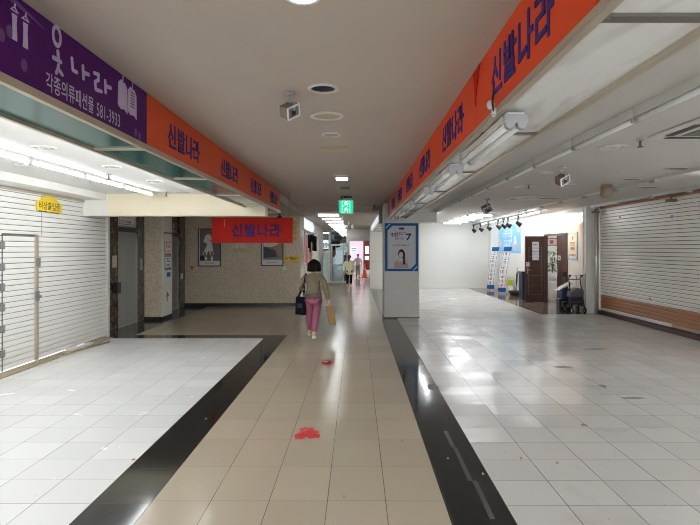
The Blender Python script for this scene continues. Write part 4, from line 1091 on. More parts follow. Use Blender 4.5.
# leaning X-banners
def xbanner(label, bx0, by, lean, sd):
    t = thing('banner_stand', label, 'banner', (bx0, by, 0), 'leaning white banner stands')
    n = 10; w = .27; b = B(); pts = []
    for k in range(n + 1):
        s = k / n; x = bx0 + lean * (s ** 1.5); z = .06 + 1.74 * s
        pts.append((x, z))
    for (xa, za), (xb, zb) in zip(pts, pts[1:]):
        b.add([(xa, by, za), (xa + w, by - .12, za), (xb + w, by - .12, zb), (xb, by, zb), (xa, by + .008, za), (xa + w, by - .112, za), (xb + w, by - .112, zb), (xb, by + .008, zb)],
              [(0, 1, 2, 3), (7, 6, 5, 4), (0, 4, 5, 1), (3, 2, 6, 7), (0, 3, 7, 4), (1, 5, 6, 2)], 0 if za > .2 and zb < 1.75 else 1)
    s_ = b.fin('sheet', [M['paper'], M['blue']], t)
    b = B(); r = random.Random(sd)
    for k in range(8):
        (xa, za), (xb, zb) = pts[k + 1], pts[k + 2]
        if k + 2 > n: break
        f = Fr(Vector((xa, by - .004, za)), (w, -.12, 0), (xb - xa, 0, zb - za))
        scribble(b, f, .075, .03, .12, .12, 1, .002, .005, seed=sd + k, mi=0 if k > 1 else 1)
        b.fb(f, .02, .02, .002, .035, .15, .004, 2); b.fb(f, .245, .02, .002, .26, .15, .004, 2)
    b.fin('lettering', [M['greypr'], M['red'], M['blue']], s_)
    b = B(); b.tube([(bx0 + .2, by + .35, .02), (bx0 + .25, by + .02, 1.0), (bx0 + lean + .2, by - .03, 1.78)], .012); b.tube([(bx0 - .02, by - .05, .02), (bx0 + .22, by + .06, .25)], .01); b.tube([(bx0 + w + .02, by - .2, .02), (bx0 + .22, by + .06, .25)], .01); b.fin('pole', M['grey'], t)
xbanner('white banner stand leaning under the blue banner, farther from the door', 5.41, 23.1, .22, 81)
xbanner('white banner stand leaning in front of the blue banner, nearer the door', 5.43, 21.4, .25, 95)

# things on the floor beside them
t = thing('lidded_bin', 'tall dark blue lidded bin behind the open brown door leaf', 'bin', (5.82, 19.0, 0))
b = B(); b.box(5.62, 18.85, 0, 6.0, 19.3, .88); b.fin('body', M['navy'], t, bevel=.02)
b = B(); b.box(5.60, 18.83, .88, 6.02, 19.32, .95); b.box(5.66, 18.82, .5, 5.72, 18.85, .8); b.fin('lid', M['black'], t, bevel=.01)
t = thing('basin', 'black round basin on the floor beside the dark blue bin', 'basin', (5.85, 20.6, 0))
b = B(); b.lathe((5.85, 20.6, 0), [(0, .0), (.16, 0), (.24, .16), (.22, .17), (.15, .03), (0, .03)]); b.fin('bowl', M['black'], t)
t = thing('crate', 'lime green crate on a white carton beside the leaning banners', 'crate', (5.85, 21.6, .3))
b = B(); b.box(5.83, 21.4, .30, 6.0, 21.8, .52); b.box(5.82, 21.38, .5, 6.02, 21.82, .53); b.fin('tub', M['lime'], t)
b = B(); b.box(5.82, 21.35, 0, 6.02, 21.85, .30); tag(b.fin('carton', M['paper'], bevel=.01), 'white carton under the lime green crate', 'carton')
t = thing('umbrella', 'black folded umbrella leaning on the white wall above the basin', 'umbrella', (6.02, 20.9, 0))
b = B(); b.lathe((6.0, 20.9, .28), [(.008, 0), (.035, .25), (.03, .5), (.01, .6)], 10, axis=(.05, 0, 1)); b.cyl((5.985, 20.9, .0), (6.005, 20.9, .3), .008); b.fin('cover', M['black'], t)
b = B(); b.tube([(6.03, 20.9, .86), (6.045, 20.9, .98), (6.04, 20.85, 1.02), (6.035, 20.82, .97)], .012); b.fin('handle', M['grey'], t)
t = thing('spray_bottle', 'small pale bottle on the floor between basin and bin', 'bottle', (5.9, 19.75, 0))
b = B(); b.lathe((5.9, 19.75, 0), [(0, 0), (.05, 0), (.05, .2), (.02, .25), (.02, .30), (0, .30)]); b.fin('body', M['beige_pl'], t)
b = B(); b.box(5.86, 19.73, .30, 5.92, 19.77, .35); b.fin('nozzle', M['paper'], t)

def wheel(par, c, r, w=.03, ax=(1, 0, 0)):
    c = Vector(c); a = Vector(ax).normalized() * w / 2
    b = B(); b.cyl(c - a, c + a, r, n=18); q = b.fin('wheel', M['black'], par)
    b = B(); b.cyl(c - a * 1.15, c + a * 1.15, r * .45, n=12); b.fin('hub', M['alu_grey'], q)
# shopping trolley (blue) and walker (grey)
x, y = 5.83, 15.50
t = thing('shopping_trolley', 'dark blue shopping trolley with white flap against the wall', 'trolley', (x, y, 0))
b = B(); b.poly(Fr((x, y - .15, 0), (1, 0, 0)), [(-.17, .14), (.17, .14), (.19, .60), (-.15, .66)], -.30, .0); b.fin('bag', M['navy2'], t, bevel=.02)
b = B(); b.poly(Fr((x, y - .17, 0), (1, 0, 0)), [(-.26, .57), (-.22, .62), (.10, .80), (.14, .76)], -.30, .02); b.fin('flap', M['alu_grey'], t, bevel=.008)
b = B(); b.box(x - .24, y - .16, .0, x + .16, y + .10, .34); b.fin('case', M['black'], t, bevel=.02)
b = B(); b.stroke(Fr((x, y - .16, 0), (1, 0, 0)), [(-.16, .14), (.08, .14), (.08, .26), (-.16, .26), (-.16, .14)], .014, 0, .004); b.fin('case_trim', M['alu_grey'], t)
b = B(); b.tube([(x - .05, y + .16, .1), (x - .02, y + .17, 1.02), (x + .08, y + .17, 1.02), (x + .12, y + .16, .1)], .016); b.box(x - .03, y + .15, .92, x + .09, y + .19, 1.06); b.fin('handle', M['black'], t)
wheel(t, (x - .16, y + .17, .07), .07); wheel(t, (x + .19, y + .17, .07), .07)
x, y = 5.90, 15.02
t = thing('rolling_walker', 'black folding walker with grey cover beside the blue trolley', 'walker', (x, y, 0))
b = B()
for s in (-.17, .17):
    b.tube([(x + s, y - .24, .08), (x + s * .9, y - .05, .62), (x + s * .9, y + .05, .92), (x + s * .9, y - .06, 1.0)], .015)
    b.tube([(x + s, y + .24, .08), (x + s * .9, y - .02, .60)], .015); b.tube([(x + s, y - .2, .2), (x + s, y + .2, .2)], .012)
b.tube([(x - .155, y + .05, .90), (x + .155, y + .05, .90)], .012); b.tube([(x - .165, y - .15, .35), (x + .165, y - .15, .35)], .012); b.fin('frame', M['black'], t)
b = B()
for s in (-.153, .153): b.cyl((x + s, y - .10, 1.0), (x + s, y + .02, 1.0), .022)
b.fin('grip', M['black'], t)
b = B(); b.poly(Fr((x, y, 0), (1, 0, 0)), [(-.2, .42), (.16, .42), (.18, .62), (.02, .68), (-.16, .58)], -.14, .16); b.fin('cover', M['greyfab'], t, bevel=.03)
b = B(); b.box(x - .15, y - .13, .22, x + .15, y + .13, .42); b.fin('basket', M['navy'], t, bevel=.02)
b = B(); b.stroke(Fr((x, y - .135, 0), (1, 0, 0)), [(-.12, .3), (.12, .3)], .02, 0, .004); b.fin('strap', M['greyfab'], t)
for s in (-.17, .17):
    for q in (-.24, .24): wheel(t, (x + s, y + q, .08), .08)
t = thing('cane', 'thin pale walking cane standing between trolley and walker', 'cane', (6.05, 15.75, 0))
b = B(); b.tube([(6.04, 15.34, 0.005), (6.06, 15.34, .90)], .011); b.fin('shaft', M['alu_grey'], t)
b = B(); b.tube([(6.06, 15.34, .90), (6.06, 15.32, .97), (6.0, 15.32, .98)], .014); b.fin('handle', M['grey'], t)
b = B(); b.fb(DW, -14.98, .0, .004, -14.83, 1.05, .03); tag(b.fin('wall_board', M['alu_grey']), 'upright grey metal board leaning on the wall beside the chrome post', 'board')

# plant and picture inside the room
t = thing('potted_plant', 'leafy green plant on a white stand inside the brown doorway', 'plant', (6.70, 19.0, 0))
b = B(); b.lathe((6.70, 19.0, .62), [(0, 0), (.14, 0), (.19, .30), (.17, .30), (.14, .26), (0, .26)]); b.fin('pot', M['paper'], t)
b = B(); b.box(6.54, 18.84, 0, 6.86, 19.17, .62); b.fin('stand', M['white'], t)
r = random.Random(3); b = B()
for k in range(70):
    a = r.random() * 6.28; h = .95 + r.random() * .72; ra = .03 + r.random() * .24
    c = Vector((6.70 + ra * math.cos(a), 19.0 + ra * math.sin(a), h)); dd = Vector((math.cos(a), math.sin(a), .3 - r.random())).normalized() * .12; sd_ = dd.cross(Z_).normalized() * .035
    b.add([c - dd, c + sd_ + Z_ * .01, c + dd, c - sd_ + Z_ * .01, c - Z_ * .006], [(0, 1, 2), (0, 2, 3), (0, 4, 1), (1, 4, 2), (2, 4, 3), (3, 4, 0)])
b.fin('foliage', M['leaf'], t)
b = B()
for k in range(5): b.tube([(6.70, 19.0, .86), (6.70 + .08 * math.cos(k * 1.3), 19 + .08 * math.sin(k * 1.3), 1.45)], .008, 6)
b.fin('stem', M['bark'], t)
t = thing('wall_picture', 'small grey framed pink picture on the wall of the room behind the door', 'picture', (7.7, 21.98, 1.75))
f = face_ny((0, 22.0, 0))
b = B(); b.fb(f, 7.45, 1.85, 0, 7.95, 2.15, .03); b.fin('frame', M['greypr'], t)
b = B(); b.fb(f, 7.49, 1.89, .03, 7.91, 2.11, .034); b.fin('print', M['pink'], t)
b = B(); b.ell(f, 7.7, 2.0, .09, .09, .034, .036); b.fin('motif', M['greypr'], t)

# ---------------------------------------------------------------- far corridor: glazed shop front
GF = face_ny((0, 28.2, 0)); gx = lambda px: (px - 357) * 28.2 / 555; gz = lambda py: H + (249 - py) * 28.2 / 555
t = thing('glass_shopfront', 'glazed metal shop front closing the far end of the corridor', 'shop front', (gx(330), 28.2, 0))
b = B()
for px in (310.5, 329.5, 347.5): b.fb(GF, gx(px) - .05, 0, -.06, gx(px) + .05, ZF, .03)
b.fb(GF, gx(310), 0, -.05, gx(348), .10, .02); b.fb(GF, gx(310), gz(245.8), -.05, gx(348), gz(244.2), .03); b.fb(GF, gx(310), ZF - .08, -.05, gx(348), ZF, .03)
b.fb(GF, gx(312), gz(253), -.05, gx(329), gz(250.5), .02)
b.fin('frame', M['alu_grey'], t)
b = B(); b.fb(GF, gx(310.5), .10, -.01, gx(329.5), gz(253), 0); b.fin('frosted_pane', M['glassg'], t)
b = B(); b.fb(GF, gx(310.5), gz(250.5), -.01, gx(347.5), ZF - .08, 0); b.fin('upper_pane', M['glass'], t)
b = B(); b.fb(GF, gx(330), .10, -.01, gx(347.5), gz(246), 0); d = b.fin('door_pane', M['glass'], t)
b = B(); b.fb(GF, gx(330), gz(266), .0, gx(347), gz(264.8), .05); b.fb(GF, gx(331), 0.05, 0, gx(331) + .07, gz(246), .03); b.fb(GF, gx(342.8), .05, 0, gx(342.8) + .06, gz(246), .03); b.fin('door_bar', M['alu_grey'], d)
b = B(); b.fb(GF, gx(315), gz(249), .002, gx(328.5), gz(240), .02); s = b.fin('sign_band', M['screen_on'], t)
b = B(); scribble(b, GF, gx(316), gz(247.5), gx(327.5) - gx(316), .22, 5, .02, .024, seed=111); b.fin('lettering', M['greypr'], s)
# inside the glazed shop: dark curtain panels
b = B(); b.box(-1.35, 30.0, 0, -.60, 30.1, 2.4); tag(b.fin('room_divider', M['curtain']), 'dark display panel behind the glass door of the far shop', 'panel')
t = thing('display_counter', 'pale counter inside the glazed far shop', 'counter', (-2.6, 30.2, 0))
b = B(); b.box(-3.5, 30.0, 0, -1.6, 30.5, .95); b.fin('body', M['wall_white'], t)
b = B(); b.box(-3.55, 29.95, .95, -1.55, 30.55, 1.0); b.fin('top', M['alu_grey'], t)

# pink shop beyond
f = face_ny((0, 37.8, 0)); hx = lambda px: (px - 357) * 37.8 / 555; hz = lambda py: H + (249 - py) * 37.8 / 555
t = thing('pink_shopfront', 'bright pink and white shop front seen past the grey lintel', 'shop front', (.2, 37.75, 0))
b = B(); b.fb(f, hx(346), 0.5, 0, hx(363), 2.5, .02); b.fin('lit_panel', M['pink_on'], t)
b = B(); b.fb(f, hx(363.5), .3, 0, hx(371), 2.6, .05); b.fin('dark_frame', M['darkred'], t)
b = B(); b.fb(f, hx(365), hz(254), .05, hx(369), hz(246), .06); b.fb(f, hx(364.8), hz(260), .05, hx(369), hz(256), .06); b.fin('poster', M['sign_on'], t)
b = B(); b.fb(f, hx(351), hz(253), .02, hx(357), hz(247), .04); q = b.fin('screen', M['screen_on'], t)
b = B()
for k in range(3): b.fb(f, hx(351.5), hz(252.4 - 1.8 * k), .04, hx(356.5), hz(251.7 - 1.8 * k), .045)
b.fin('lettering', M['greypr'], q)
b = B(); b.fb(f, hx(346), 0, 0, hx(372), .3, .06); b.fin('plinth', M['wall_white'], t)
t = thing('traffic_cone', 'orange traffic cone standing in the far passage', 'cone', (.44, 33.6, 0))
cxx = (364.5 - 357) * 33.6 / 555
b = B(); b.lathe((cxx, 33.6, .03), [(.19, 0), (.15, .08), (.03, .80), (.0, .82)]); b.fin('body', M['orange_cone'], t)
b = B(); b.box(cxx - .22, 33.38, 0, cxx + .22, 33.82, .035); b.fin('foot', M['orange_cone'], t)
b = B(); b.cyl((cxx, 33.6, .45), (cxx, 33.6, .55), .105, .085, 20); b.fin('collar', M['pink'], t)

# spots and small fixtures near the far end
t = thing('ceiling_spotlight', 'pair of spot heads on a bracket before the grey lintel', 'spotlight', (-.25, 20, ZF))
b = B(); b.cyl((-.3, 20, ZF), (-.3, 20, ZF - .12), .02); b.box(-.42, 19.96, ZF - .15, -.12, 20.04, ZF - .12); b.fin('bracket', M['grey'], t)
for x in (-.38, -.16):
    b = B(); b.lathe((x, 20, ZF - .14), [(0, 0), (.04, 0), (.07, .16), (0, .13)], 12, axis=(0, -.6, -.8)); b.fin('spot_head', M['white'], t)

# clothes shop on the corridor side
t = thing('lightbox_sign', 'white lit sign above the hanging clothes at the granite corner', 'sign', (-1.7, 18.5, 2.3))
b = B(); b.box(-1.72, 16.95, 2.33, -1.62, 20.6, 2.70); b.fin('casing', M['white'], t)
b = B(); b.box(-1.62, 17.0, 2.36, -1.61, 20.55, 2.67); b.fin('lit_face', M['sign_on'], t)
t = thing('clothes_rail', 'steel clothes rail along the corridor past the granite wall', 'rail', (-1.5, 19, 0))
b = B(); b.tube([(-1.58, 16.85, 0), (-1.58, 16.85, 2.30), (-1.58, 22.0, 2.30), (-1.58, 22.0, 0)], .015); b.box(-1.70, 16.83, 0, -1.46, 16.87, .02); b.box(-1.70, 21.98, 0, -1.46, 22.02, .02); b.fin('frame', M['chrome'], t)
def garment(label, y, w, top, bot, m, sleeves=True):
    """hangs across the rail, shoulders square to the corridor"""
    t = thing('hanging_garment', label, 'garment', (-1.5, y, bot)); f = Fr((-1.58, y, 0), (.12, -1, 0))
    b = B()
    pts = [(-w * .5, bot), (w * .5, bot), (w * .42, (top + bot) / 2), (w * .5, top - .06), (.09, top), (-.09, top), (-w * .5, top - .06), (-w * .42, (top + bot) / 2)]
    b.poly(f, pts, -.05, .05)
    if sleeves:
        for s in (-1, 1): b.poly(f, [(s * w * .46, top - .05), (s * w * .62, top - .14), (s * w * .66, top - .55), (s * w * .52, top - .55), (s * w * .44, top - .2)], -.04, .04)
    b.fin('cloth', m, t, bevel=.02)
    b = B(); b.tube([tuple(f.p(-w * .4, top - .04)), tuple(f.p(0, top + .03)), tuple(f.p(w * .4, top - .04))], .008, 6); b.tube([tuple(f.p(0, top + .03)), (-1.58, y, 2.283)], .005, 6); b.fin('hanger', M['grey'], t)
garment('long pink garment hanging first at the granite corner', 17.25, .50, 2.16, 1.28, M['pinkcloth'])
garment('black coat hanging behind the pink garment', 18.35, .52, 2.20, 1.62, M['blackcloth'])
garment('tan trousers hanging between the black coats', 18.95, .3, 1.95, 1.18, M['tancloth'], False)
garment('black coat hanging in the middle of the rail', 19.6, .60, 2.24, 1.66, M['blackcloth'])
garment('black coat hanging last on the corridor rail', 20.9, .62, 2.22, 1.64, M['blackcloth'])
garment('pale pink blouse hanging low behind the first garment', 17.78, .30, 1.75, 1.20, M['pink'])

# ---------------------------------------------------------------- people
def skinmesh(name, verts, edges, radii, m, parent, root=0, sub=1):
    me = bpy.data.meshes.new('tmp'); me.from_pydata([tuple(v) for v in verts], edges, [])
    o = bpy.data.objects.new('tmp', me); COL.objects.link(o)
    sk = o.modifiers.new('s', 'SKIN'); sk.branch_smoothing = .4
    for i, r in enumerate(radii):
        d = me.skin_vertices[0].data[i]; d.radius = (r, r) if isinstance(r, (int, float)) else r
        d.use_root = (i == root)
    sb = o.modifiers.new('u', 'SUBSURF'); sb.levels = sub; sb.render_levels = sub
    bpy.context.view_layer.update()
    ev = bpy.data.meshes.new_from_object(o.evaluated_get(bpy.context.evaluated_depsgraph_get()))
    bpy.data.objects.remove(o); bpy.data.meshes.remove(me)
    base = WORLDLOC[parent.name] if parent else Vector()
    ev.name = name
    ev.materials.clear(); ev.materials.append(m)
    for p in ev.polygons: p.use_smooth = True; p.material_index = 0
    q = bpy.data.objects.new(name, ev); COL.objects.link(q)
    q.parent = parent; WORLDLOC[q.name] = base.copy()
    return q

def person(label, x, y, h, pose, top, legs, shoe, hair, hairkind, coat_hem=.50, face=1, trouser_w=1.0, top_w=1.0):
    """pose gives joints at a body height of 1; face=+1 looks along +Y"""
    t = thing('person', label, 'person', (x, y, 0))
    k = h
    def P(q): return Vector((q[0] * k, q[1] * k * face, q[2] * k))
    J = {n: P(q) for n, q in pose.items()}
    V, E, R = [], [], []
    def v(p, r, par=None):
        V.append(p); R.append(r * k if isinstance(r, (int, float)) else (r[0] * k, r[1] * k)); i = len(V) - 1
        if par is not None: E.append((par, i))
        return i
    pe = v(J['pelvis'], (.072, .058)); sp = v(J['spine'], (.066, .05), pe); ch = v(J['chest'], (.078, .055), sp); nk = v(J['neck'], .030, ch); hd = v(J['head'], (.045, .052), nk); tp = v(J['top'], (.038, .044), hd)
    v(J['head'] + Vector((0, .062 * k * face, -.008 * k)), .008, hd)          # nose
    for s in ('l', 'r'):
        sg = -1 if s == 'l' else 1
        sh = v(J['sh_' + s], .034, ch); el = v(J['el_' + s], .026, sh); wr = v(J['wr_' + s], .018, el)
        dirn = (J['wr_' + s] - J['el_' + s]).normalized()
        palm = v(J['wr_' + s] + dirn * .035 * k, (.022, .013), wr)
        side = dirn.cross(Y_ * face).normalized(); fwd = Y_ * face
        for f_, ln in ((-.5, .045), (.0, .052), (.5, .049), (1.0, .038)):
            b0 = J['wr_' + s] + dirn * .058 * k + fwd * (f_ * .017 * k)
            a_ = v(b0, .0062, palm); c_ = v(b0 + dirn * ln * .5 * k - side * sg * .006 * k, .0058, a_); v(b0 + dirn * ln * .85 * k - side * sg * .018 * k, .005, c_)
        th = v(J['wr_' + s] + dirn * .025 * k - fwd * -.022 * k, .0075, palm); v(J['wr_' + s] + dirn * .055 * k + fwd * .036 * k, .006, th)
        hp = v(J['hip_' + s], .052, pe); kn = v(J['kn_' + s], .036, hp); an = v(J['an_' + s], .022, kn); v(J['toe_' + s], .018, an)
    body = skinmesh('body', V, E, R, M['skin'], t, 0, 1)
    # eyes, ears and mouth
    b = B(); hc = J['head'] + Vector((x, y, 0))
    for s in (-1, 1): b.sph(hc + Vector((s * .020 * k, .047 * k * face, .008 * k)), (.007 * k, .005 * k, .005 * k), 8, 6)
    b.fin('eye', M['black'], t)
    b = B(); b.box(hc.x - .016 * k, hc.y + (.047 * k if face > 0 else -.052 * k), hc.z - .032 * k, hc.x + .016 * k, hc.y + (.052 * k if face > 0 else -.047 * k), hc.z - .027 * k); b.fin('mouth', M['pink'], t)
    b = B()
    for s in (-1, 1): b.sph(hc + Vector((s * .050 * k, 0, 0)), (.007 * k, .014 * k, .020 * k), 8, 6)
    b.fin('ear', M['skin'], t)
    # jacket with sleeves
    V.clear(); E.clear(); R.clear()
    hem = Vector((J['pelvis'].x, J['pelvis'].y, coat_hem * k))
    a = v(J['spine'], (.098 * top_w, .075 * top_w), None); bch = v(J['chest'] + Z_ * .008 * k, (.102 * top_w, .070), a); v(J['neck'] - Z_ * .012 * k, (.050, .046), bch)
    m_ = v((J['spine'] + hem) / 2, (.105 * top_w, .088 * top_w), a); v(hem, (.100 * top_w, .088 * top_w), m_)
    for s in ('l', 'r'):
        sh = v(J['sh_' + s], .050, bch); el = v(J['el_' + s], .043, sh); v(J['el_' + s] * .12 + J['wr_' + s] * .88, .034, el)
    skinmesh('jacket', V, E, R, top, t, 0, 1)
    V.clear(); E.clear(); R.clear()
    a = v(J['pelvis'] - Z_ * .0 * k, (.085, .072), None)
    for s in ('l', 'r'):
        hp = v(J['hip_' + s] - Z_ * .02 * k, .060 * trouser_w, a); kn = v(J['kn_' + s], .050 * trouser_w, hp); v(J['kn_' + s] * .14 + J['an_' + s] * .86 + Z_ * .008 * k, .040 * trouser_w, kn)
    skinmesh('trousers', V, E, R, legs, t, 0, 1)
    for s in ('l', 'r'):
        V.clear(); E.clear(); R.clear()
        an, to = J['an_' + s], J['toe_' + s]; dd = (to - an); dd.z = 0; dd.normalize()
        a = v(an - Z_ * .008 * k - dd * .014 * k, (.030, .030), None); c_ = v((an * .4 + to * .6) + Z_ * .0 * k, (.031, .025), a); v(to, (.027, .019), c_)
        skinmesh('shoe', V, E, R, shoe, t, 0, 1)
    # hair
    b = B(); hd_ = J['head'] + Vector((x, y, 0))
    if hairkind == 'bob':
        nu, nv = 20, 12; vs, fs = [], []
        for j in range(nv + 1):
            th = math.pi * .74 * j / nv
            for i in range(nu):
                ph = 2 * math.pi * i / nu; back = -math.sin(ph) * face
                rr = .064 + .022 * math.sin(min(1, j / nv * 1.15) * math.pi / 2) ** 2 + .004 * math.sin(5 * ph)
                z = .072 * math.cos(min(th, math.pi * .5)) - max(0, th - math.pi * .5) * .110
                fr_ = 1.0 if back > -.35 or j < nv * .55 else .60
                vs.append(hd_ + Vector((rr * math.sin(min(th, math.pi * .5)) * math.cos(ph) * k, rr * math.sin(min(th, math.pi * .5)) * math.sin(ph) * k * fr_, (z + .010) * k)))
        for j in range(nv):
            for i in range(nu): fs.append((j * nu + i, (j + 1) * nu + i, (j + 1) * nu + (i + 1) % nu, j * nu + (i + 1) % nu))
        fs.append(tuple(nv * nu + i for i in range(nu)))
        b.add(vs, fs, 0, True)
    elif hairkind == 'ponytail':
        b.sph(hd_ + Vector((0, -.008 * k * face, .016 * k)), (.056 * k, .062 * k, .058 * k)); b.sph(hd_ + Vector((-.005 * k, -.066 * k * face, .0)), (.022 * k,) * 3)
        b.lathe(hd_ + Vector((-.01 * k, -.070 * k * face, .0)), [(.012 * k, 0), (.026 * k, .05 * k), (.020 * k, .11 * k), (.004 * k, .15 * k)], 10, axis=(-.18, -.15 * face, -1))
    else:
        b.sph(hd_ + Vector((0, -.010 * k * face, .020 * k)), (.050 * k, .055 * k, .048 * k))
    b.fin('hair', hair, t)
    return t, J

# woman with the bob, walking away
poseA = dict(pelvis=(0, 0, .515), spine=(0, .005, .62), chest=(0, .01, .745), neck=(0, .02, .835), head=(.005, .035, .915), top=(.005, .03, .965),
             sh_l=(-.115, .005, .775), el_l=(-.165, -.02, .63), wr_l=(-.125, .06, .60), sh_r=(.115, .005, .775), el_r=(.165, -.04, .60), wr_r=(.195, .0, .465),
             hip_l=(-.055, 0, .49), kn_l=(-.056, .075, .275), an_l=(-.056, .11, .052), toe_l=(-.058, .20, .022),
             hip_r=(.055, 0, .49), kn_r=(.028, -.01, .27), an_r=(.014, -.14, .055), toe_r=(.020, -.055, .020))
wx, wy = -.835, 10.62
T1, J1 = person('woman with black bob, taupe jacket and pink trousers walking away', wx, wy, 1.53, poseA, M['taupe'], M['magenta'], M['shoe'], M['hair'], 'bob', .50, 1, 1.0, 1.02)
# shoulder bag on her near side
x, y = wx - .235, wy + .0
t = thing('tote_bag', 'black tote bag hanging from the shoulder of the woman in the taupe jacket', 'bag', (x, y, .5))
b = B(); f = Fr((x, y, 0), (.92, -.35, 0)); b.poly(f, [(-.105, .47), (.09, .455), (.105, .80), (-.09, .81)], -.06, .06); b.fin('body', M['tote'], t, bevel=.02)
b = B()
for c in (-.04, .04): b.tube([tuple(f.p(-.06, .80, c)), (wx - .17, wy - .06 + c, 1.05), (wx - .15, wy - .04 + c, 1.235), (wx - .145, wy + .05, 1.25), (wx - .18, wy + .06, 1.05), tuple(f.p(.06, .80, c))], .010, 6)
b.fin('strap', M['tote'], t)
b = B(); b.fb(f, -.05, .60, .06, .05, .68, .064); b.fin('patch', M['navy'], t)
# paper bag in her other hand
hx_, hy_ = wx + .195 * 1.53, wy + .0
x, y = hx_ + .03, hy_ + .02
t = thing('paper_bag', 'brown paper bag held low by the woman in the taupe jacket', 'bag', (x, y, .27))
f = Fr((x, y, 0), (.95, .2, 0)); b = B(); b.poly(f, [(-.03, .29), (.105, .26), (.055, .62), (-.10, .63)], -.045, .045); b.fin('body', M['kraft'], t, bevel=.006)
b = B(); b.tube([tuple(f.p(-.05, .62, .0)), (hx_ - .012, hy_ + .0, .68), (hx_ + .012, hy_ + .0, .68), tuple(f.p(.02, .62, .0))], .006, 6); b.fin('handle', M['kraft'], t)

poseB = dict(pelvis=(0, 0, .515), spine=(0, .005, .62), chest=(0, .01, .745), neck=(0, .02, .835), head=(.0, .03, .915), top=(.0, .03, .965),
             sh_l=(-.115, .005, .775), el_l=(-.165, -.03, .61), wr_l=(-.165, .02, .47), sh_r=(.115, .005, .775), el_r=(.155, -.03, .61), wr_r=(.14, .07, .50),
             hip_l=(-.05, 0, .49), kn_l=(-.055, -.01, .27), an_l=(-.06, -.13, .055), toe_l=(-.065, -.05, .020),
             hip_r=(.05, 0, .49), kn_r=(.05, .06, .275), an_r=(.05, .10, .052), toe_r=(.05, .19, .022))
person('woman with a ponytail in a long cream coat and black trousers walking away', -.345, 25.0, 1.47, poseB, M['cream_coat'], M['blackcloth'], M['shoe'], M['hair_b'], 'ponytail', .36, 1, .95, 1.28)
poseC = dict(poseB)
person('person in pale shirt and grey trousers beyond the lintel, facing the corridor', .06, 33.0, 1.45, poseC, M['palecloth'], M['greycloth'], M['blackcloth'], M['hair_b'], 'short', .48, -1, .95, 1.0)

# ---------------------------------------------------------------- small things on the floors
def blob(name, label, cat, px, py, w, d, m, sd, z=.0, t=.003, n=14, group=None):
    y = H * 555 / (py - 249); x = (px - 357) * y / 555; r = random.Random(sd)
    pts = [(x + w / 2 * math.cos(a) * (.7 + .5 * r.random()), y + d / 2 * math.sin(a) * (.7 + .5 * r.random())) for a in [2 * math.pi * k / n for k in range(n)]]
    b = B(); b.poly(Fr((0, 0, z), (1, 0, 0), (0, 1, 0)), pts, 0, t)
    return tag(b.fin(name, m), label, cat, group)
# red tape residue: overlapping torn squares
y = H * 555 / (433.5 - 249); x = (307.5 - 357) * y / 555; r = random.Random(4); b = B()
fz = Fr((0, 0, 0), (1, 0, 0), (0, 1, 0))
for k in range(24):
    a, rr = r.random() * 6.28, math.sqrt(r.random()); cx, cy = x + rr * .105 * math.cos(a), y + rr * .175 * math.sin(a); s = .018 + .022 * r.random()
    b.fb(fz, cx - s, cy - s * 1.3, 0, cx + s, cy + s * 1.3, .0012 + .0001 * k)
tag(b.fin('tape_residue', M['redtape']), 'patch of torn red tape stuck on the beige corridor tiles', 'tape')
t = thing('floor_sticker', 'worn round red and brown sticker on the corridor floor behind the woman', 'sticker', (-.26, 8.45, 0))
y = H * 555 / (362.5 - 249); x = (327 - 357) * y / 555
b = B(); r = random.Random(8); b.poly(fz, [(x + .135 * math.cos(a) * (.65 + .5 * r.random()), y + .24 * math.sin(a) * (.65 + .5 * r.random())) for a in [k * .45 for k in range(14)]], 0, .002); b.fin('sheet', M['redtape'], t)
b = B(); b.ell(fz, x + .0, y - .03, .075, .12, .002, .003, 14); b.fin('worn_print', M['brownbit'], t)
b = B(); b.ell(fz, x - .02, y + .05, .035, .05, .003, .004, 10); b.fin('pale_print', M['beige_pl'], t)
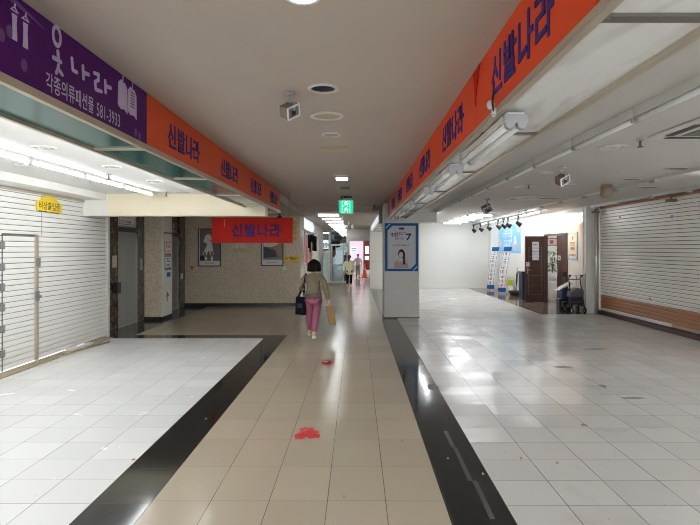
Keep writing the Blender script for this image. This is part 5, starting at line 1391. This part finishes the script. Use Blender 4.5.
# grey smears on the white tiles
for i, (px, py, w, d, sd, lab, m) in enumerate(((603, 386, .10, .16, 1, 'grey film smear upper end on the worn white tiles', 'scuff'), (620, 393, .46, .20, 2, 'grey film smear on the worn white tiles before the shutter', 'film'), (634, 398, .26, .08, 3, 'grey smear trailing toward the cream shutter', 'scuff'),
                                                 (584, 425, .07, .08, 4, 'dark sticky spot on a tile joint of the empty shop', 'scuff'), (613, 430, .34, .14, 5, 'faint triangular smear beside the dark sticky spot', 'film'), (563, 367, .30, .10, 6, 'long dirt mark across the middle of the empty shop floor', 'scuff'),
                                                 (433, 387, .16, .34, 7, 'dirt patch at the edge of the black floor strip', 'scuff'), (596, 349, .4, .14, 11, 'dirt mark near the maroon plinth on the worn tiles', 'scuff'))):
    blob('floor_smear', lab, 'smear', px, py, w, d, M[m], sd, t=.0015)
# tape remains along the black strip
for i, (pts) in enumerate((((446, 432), (453, 447)), ((455, 448), (470, 480)), ((475, 482), (492, 518)))):
    q = [((px - 357) * (H * 555 / (py - 249)) / 555, H * 555 / (py - 249)) for px, py in pts]
    b = B(); b.stroke(fz, q, .035, 0, .0015); tag(b.fin('tape_streak', M['tape_grey']), 'grey tape streak on the black floor strip, %s from the camera' % ORD[2 - i], 'tape', 'grey tape streaks on the black strip')
for i, (px, py, lab) in enumerate(((448, 458.5, 'dry leaf on the black strip by the tape streak'), (483, 474, 'dry leaf at the edge of the black strip'), (521, 458, 'dry leaf on the worn white tiles beside the strip'), (557, 463, 'dry leaf near the middle of the worn tiles'),
                                   (402, 441.5, 'brown crumb on the beige tiles by the black strip'), (341, 422, 'brown crumb on the beige tiles in the corridor'), (344, 496.5, 'brown crumb at the bottom of the corridor'), (206, 419, 'pale crumb on the black strip beside the white tiles'), (213, 346, 'yellow crumb at the end of the white tiles'))):
    blob('floor_crumb', lab, 'crumb', px, py, .02, .03, M['yellowleaf'], 30 + i, t=.006, n=8)
blob('floor_sticker', 'tiny pink sticker on the white tiles at the black strip', 'sticker', 133.5, 459.5, .03, .035, M['redtape'], 77, n=8)
b = B(); b.box(-4.86, 9.25, .018, -4.74, 9.6, .05); b.box(-4.80, 9.4, .03, -4.7, 9.9, .055); tag(b.fin('tile_scrap', M['rubble']), 'broken pale tile scrap on the sill of the white shutter', 'scrap')
b = B(); b.tube([(-4.72, 8.9, .03), (-4.55, 10.2, .02)], .018, 6); tag(b.fin('wood_strip', M['wood_sill']), 'thin wooden strip lying on the floor before the white shutter', 'strip')
b = B(); b.box(3.19, 18.9, 0, 3.45, 19.3, .004); tag(b.fin('paper_scrap', M['beige_pl']), 'scrap of tan paper on the floor behind the pillar', 'scrap')
